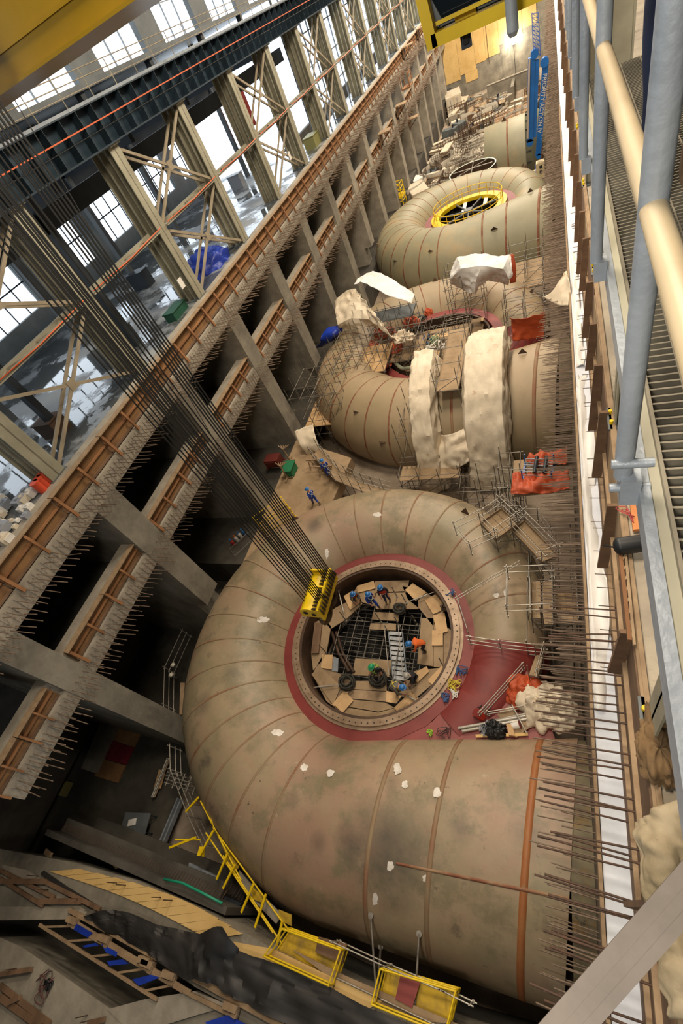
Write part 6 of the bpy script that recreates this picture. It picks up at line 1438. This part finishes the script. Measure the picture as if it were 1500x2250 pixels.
def post(px, py, zb, zt, r):
    d = ray(px, py); p = d * (zb / d.z); MB().tube((p.x, p.y, zb), (p.x, p.y, zt), r, 16).build('post', STEELG, t); return p
P2 = post(1368, 1045, -1.38, -.12, .029)
k2 = P2.x / P2.y
for i in range(1, 6):
    y = P2.y + 1.52 * i; MB().tube((P2.x, y, -1.38), (P2.x, y, -.12), .029, 14).build('post', STEELG, t)
    MB().obox(V(P2.x + .02, y, -1.42), V(.03, 0, 0), V(0, .05, 0), V(0, 0, .05)).build('post_bracket', STEELG, t)
MB().obox(V(P2.x + .02, P2.y, -1.42), V(.03, 0, 0), V(0, .05, 0), V(0, 0, .06)).build('post_bracket', STEELG, t)
for z in (-1.3, -1.42): MB().tube((P2.x - .04, P2.y - .02, z), (P2.x + .08, P2.y - .02, z), .016, 8).build('bolt', STEELG, t)
for z in (-.53, ): MB().tube((P2.x, -.4, z), (P2.x, 9.5, z), .027, 16).build('rail', RAILCR, t, label='cream painted rail')
MB().tube((P2.x, 2.2, -.12), (P2.x, 9.5, -.12), .027, 16).build('rail', RAILCR, t)
# second railing on the far side of the walkway
t = empty('gantry_handrail', (0, 0, 0), 0, 'dark inner handrail on the far side of the gantry walkway', 'handrail')
for i in range(7): MB().tube((1.0, 2.0 + .9 * i, -1.4), (1.0, 2.0 + .9 * i, -.1), .024, 10).build('post', DARKST, t)
for z in (-.55, -.1): MB().tube((1.0, 1.2, z), (1.0, 8, z), .024, 10).build('rail', DARKST, t)
# person in dark jeans on the walkway
person(0, 0, 0, 170, 'stand', (cm('black_jacket', '#1a1c22'), cm('jeans_navy', '#1c2742')), 'person in dark jeans and brown boots standing on the gantry walkway', HW, world=V(.56, 3.3, zf + .02))
# diagonal brace at lower right
a, b = az(1205, 2300, -2.3), az(1545, 1915, -2.1); t = empty('diagonal_brace', (0, 0, 0), 0, 'grey diagonal brace crossing the lower right corner close to the camera', 'brace')
BR = mat('brace_grey', '#6f655c', '#5c534b', 2.5, .6, .1); MB().bar(a, b, .1, .02).bar(a + V(.035, .035, .015), b + V(.035, .035, .015), .03, .02).build('brace_face', BR, t); MB().bar(a - V(.0, 0, .05), b - V(0, 0, .05), .03, .09).build('brace_web', BR, t)
# yellow bridge girder top left and cab
t = empty('bridge_girder', (0, 0, 0), 0, 'big yellow overhead crane bridge girder filling the top left corner', 'girder')
MB().box((-24, 9.9, 1.02), (6, 11.4, 3.4)).build('girder_box', YELC, t); MB().box((-24, 9.7, .98), (6, 11.6, 1.03)).build('bottom_flange', YELC, t)
MB().box((-24, 9.86, 1.4), (6, 9.9, 1.46)).build('weld_strip', YELC, t)
t = empty('crane_cab', (0, 0, 0), 0, 'yellow framed crane cab with dark tilted windows at the top centre', 'cab')
cz0, cy0 = -1.17, 10.8
fr_ = [(920, 0), (955, 103)]
def YY(px, py, y=cy0): return ay(px, py, y)
mbf = MB()
A, B_, C_, D_ = YY(915, -60), YY(953, 103), YY(1192, -3), YY(1150, -60)
mbf.bar(B_ + V(0, 0, .08), C_ + V(.6, 0, .08), .3, .17); mbf.bar(A, B_ + V(0, 0, .0), .3, .17); mbf.bar(B_ + V(.12, .6, .06), C_ + V(.6, .6, .06), .3, .12); mbf.build('yellow_frame', YEL, t)
MB().bar(B_ + V(.1, -.1, .26), C_ + V(.2, -.1, .27), .03, .05).build('trim_bar', YEL, t)
MB().add([A + V(.05, .2, 0), B_ + V(.05, .2, .1), C_ + V(0, .2, .1), D_ + V(.2, .2, .3)], [(0, 1, 2, 3)]).build('window_pane', GLASS, t)
MB().box((A.x, cy0 + 1.4, B_.z), (.3, cy0 + 1.5, 1.2)).box((A.x, cy0, .9), (.3, cy0 + 1.5, 1.2)).build('cab_shell', DARKST, t)
MB().bar(YY(935, -10, cy0 + .15), YY(968, 52, cy0 + .15), .1, .1).build('pillar_post', GREYST, t); MB().bar(YY(1000, 45, cy0 + .1), YY(1045, 18, cy0 + .1), .1, .1).build('yellow_handle', YEL, t)
lp = YY(1123, 20, 10.2); tag(MB().tube(lp + V(0, 0, .24), lp - V(0, 0, .24), .085, 16).tube(lp - V(0, 0, .24), lp - V(0, 0, .3), .085, 16, r2=.05).build('cab_lamp', STEELG), 'silver cylindrical lamp hanging from the crane cab', 'lamp')
lp = YY(1022, 82, 10.9); tag(MB().box((lp.x - .08, lp.y, lp.z - .14), (lp.x + .08, lp.y + .12, lp.z + .1)).tube((lp.x, lp.y, lp.z), (lp.x, lp.y - .06, lp.z - .05), .05, 10).build('cab_camera', DARKST), 'small dark camera unit under the crane cab', 'camera')
# ------------------------------------------------------------------ hall floor things on the left
for i, (px, py, sx, sy, sz, m_, lb) in enumerate([(392, 692, .8, 1.7, .5, mat('box_green', '#1a4a36', None, rough=.6), 'dark green container on the hall floor by the upper band'), (60, 985, .0, 0, 0, None, ''), (527, 412, 1.4, 1.0, 1.2, GREYP, 'grey electrical cabinet between two hall columns'), (690, 322, 1.2, 2.0, 1.0, mat('machine_olive', '#7d7a4a', None, rough=.6), 'olive machine on the hall floor by the formwork'), (280, 760, 1.6, 1.2, 1.1, DARKST, 'dark crate on the hall floor under the braces'), (130, 950, 1.4, 1.0, .9, mat('crate_brown', '#4a3626', None, rough=.8), 'brown topped box on the hall floor by the near columns'), (320, 630, 1.6, 1.0, 1.2, DARKST, 'dark machine on the wet hall floor near the window reflections')]):
    if m_ is None: continue
    p = az(px, py, -9.7); mb = MB().box((p.x - sx / 2, p.y - sy / 2, -9.7), (p.x + sx / 2, p.y + sy / 2, -9.7 + sz)); mb.box((p.x - sx / 2 - .05, p.y - sy / 2 - .05, -9.7 + sz), (p.x + sx / 2 + .05, p.y + sy / 2 + .05, -9.7 + sz + .06))
    tag(mb.build('storage_box', m_), lb, 'box')
lump(az(460, 585, -9.7), 1.6, 1.8, 1.1, BTARP, 'tarp_bundle', 'blue tarp heap on the hall floor behind the formwork', 'tarp', 51, .28, 1.6)
for i, (px, py) in enumerate([(96, 1078), (103, 1068), (110, 1058)]):
    p = az(px, py, -9.65); t = MB().tube(p, p + V(0, 0, .5), .2, 14).tube(p + V(0, 0, .5), p + V(0, 0, .58), .22, 14).build('orange_drum', mat('drum_orange', '#c4472a', None, rough=.5)); tag(t, 'orange drum at the left edge of the upper band, %s of three' % ['nearest', 'middle', 'farthest'][i], 'drum')
rnd2 = random.Random(5)
for i in range(26):
    px, py = rnd2.uniform(0, 75), rnd2.uniform(1085, 1190)
    if py > 1235 - 1.25 * px - 20: continue
    p = az(px, py, -9.65); s_ = rnd2.uniform(.1, .28); tag(MB().box((p.x - s_, p.y - s_, p.z), (p.x + s_, p.y + s_, p.z + s_ * 1.3)).tube((p.x, p.y, p.z + s_ * 1.3), (p.x, p.y, p.z + s_ * 1.6), s_ * .5, 8).build('pale_carton', [WHITE, GREYP, CONTW][i % 3]), 'pale carton or tub in the heap at the left edge of the hall floor', 'carton', 'pale cartons at the left edge')
for i in range(16):
    px, py = rnd2.uniform(120, 620), 0; u = rnd2.random(); px = 90 + 520 * u; py = 700 - 430 * u + rnd2.uniform(-60, 10)
    p = az(px, py, -9.65)
    if p.x > -22.5 or p.x < -37: continue
    l = rnd2.uniform(1, 3); tag(MB().box((p.x - .15, p.y - l, p.z), (p.x + .15, p.y + l, p.z + .1)).box((p.x - .5, p.y - l, p.z), (p.x - .25, p.y + l, p.z + .1)).build('stored_steel', STEELG if i % 2 else CREAMD), 'length of stored steel section on the wet hall floor', 'steel section', 'stored steel on the hall floor')
tag(MB().box((-30.5, 57, -6.5), (-30.4, 62, -2.5)).build('red_banner', mat('banner_red', '#d8452a', '#c23a22', 1, .6)), 'orange red cloth screen hanging in the hall behind the columns', 'screen')
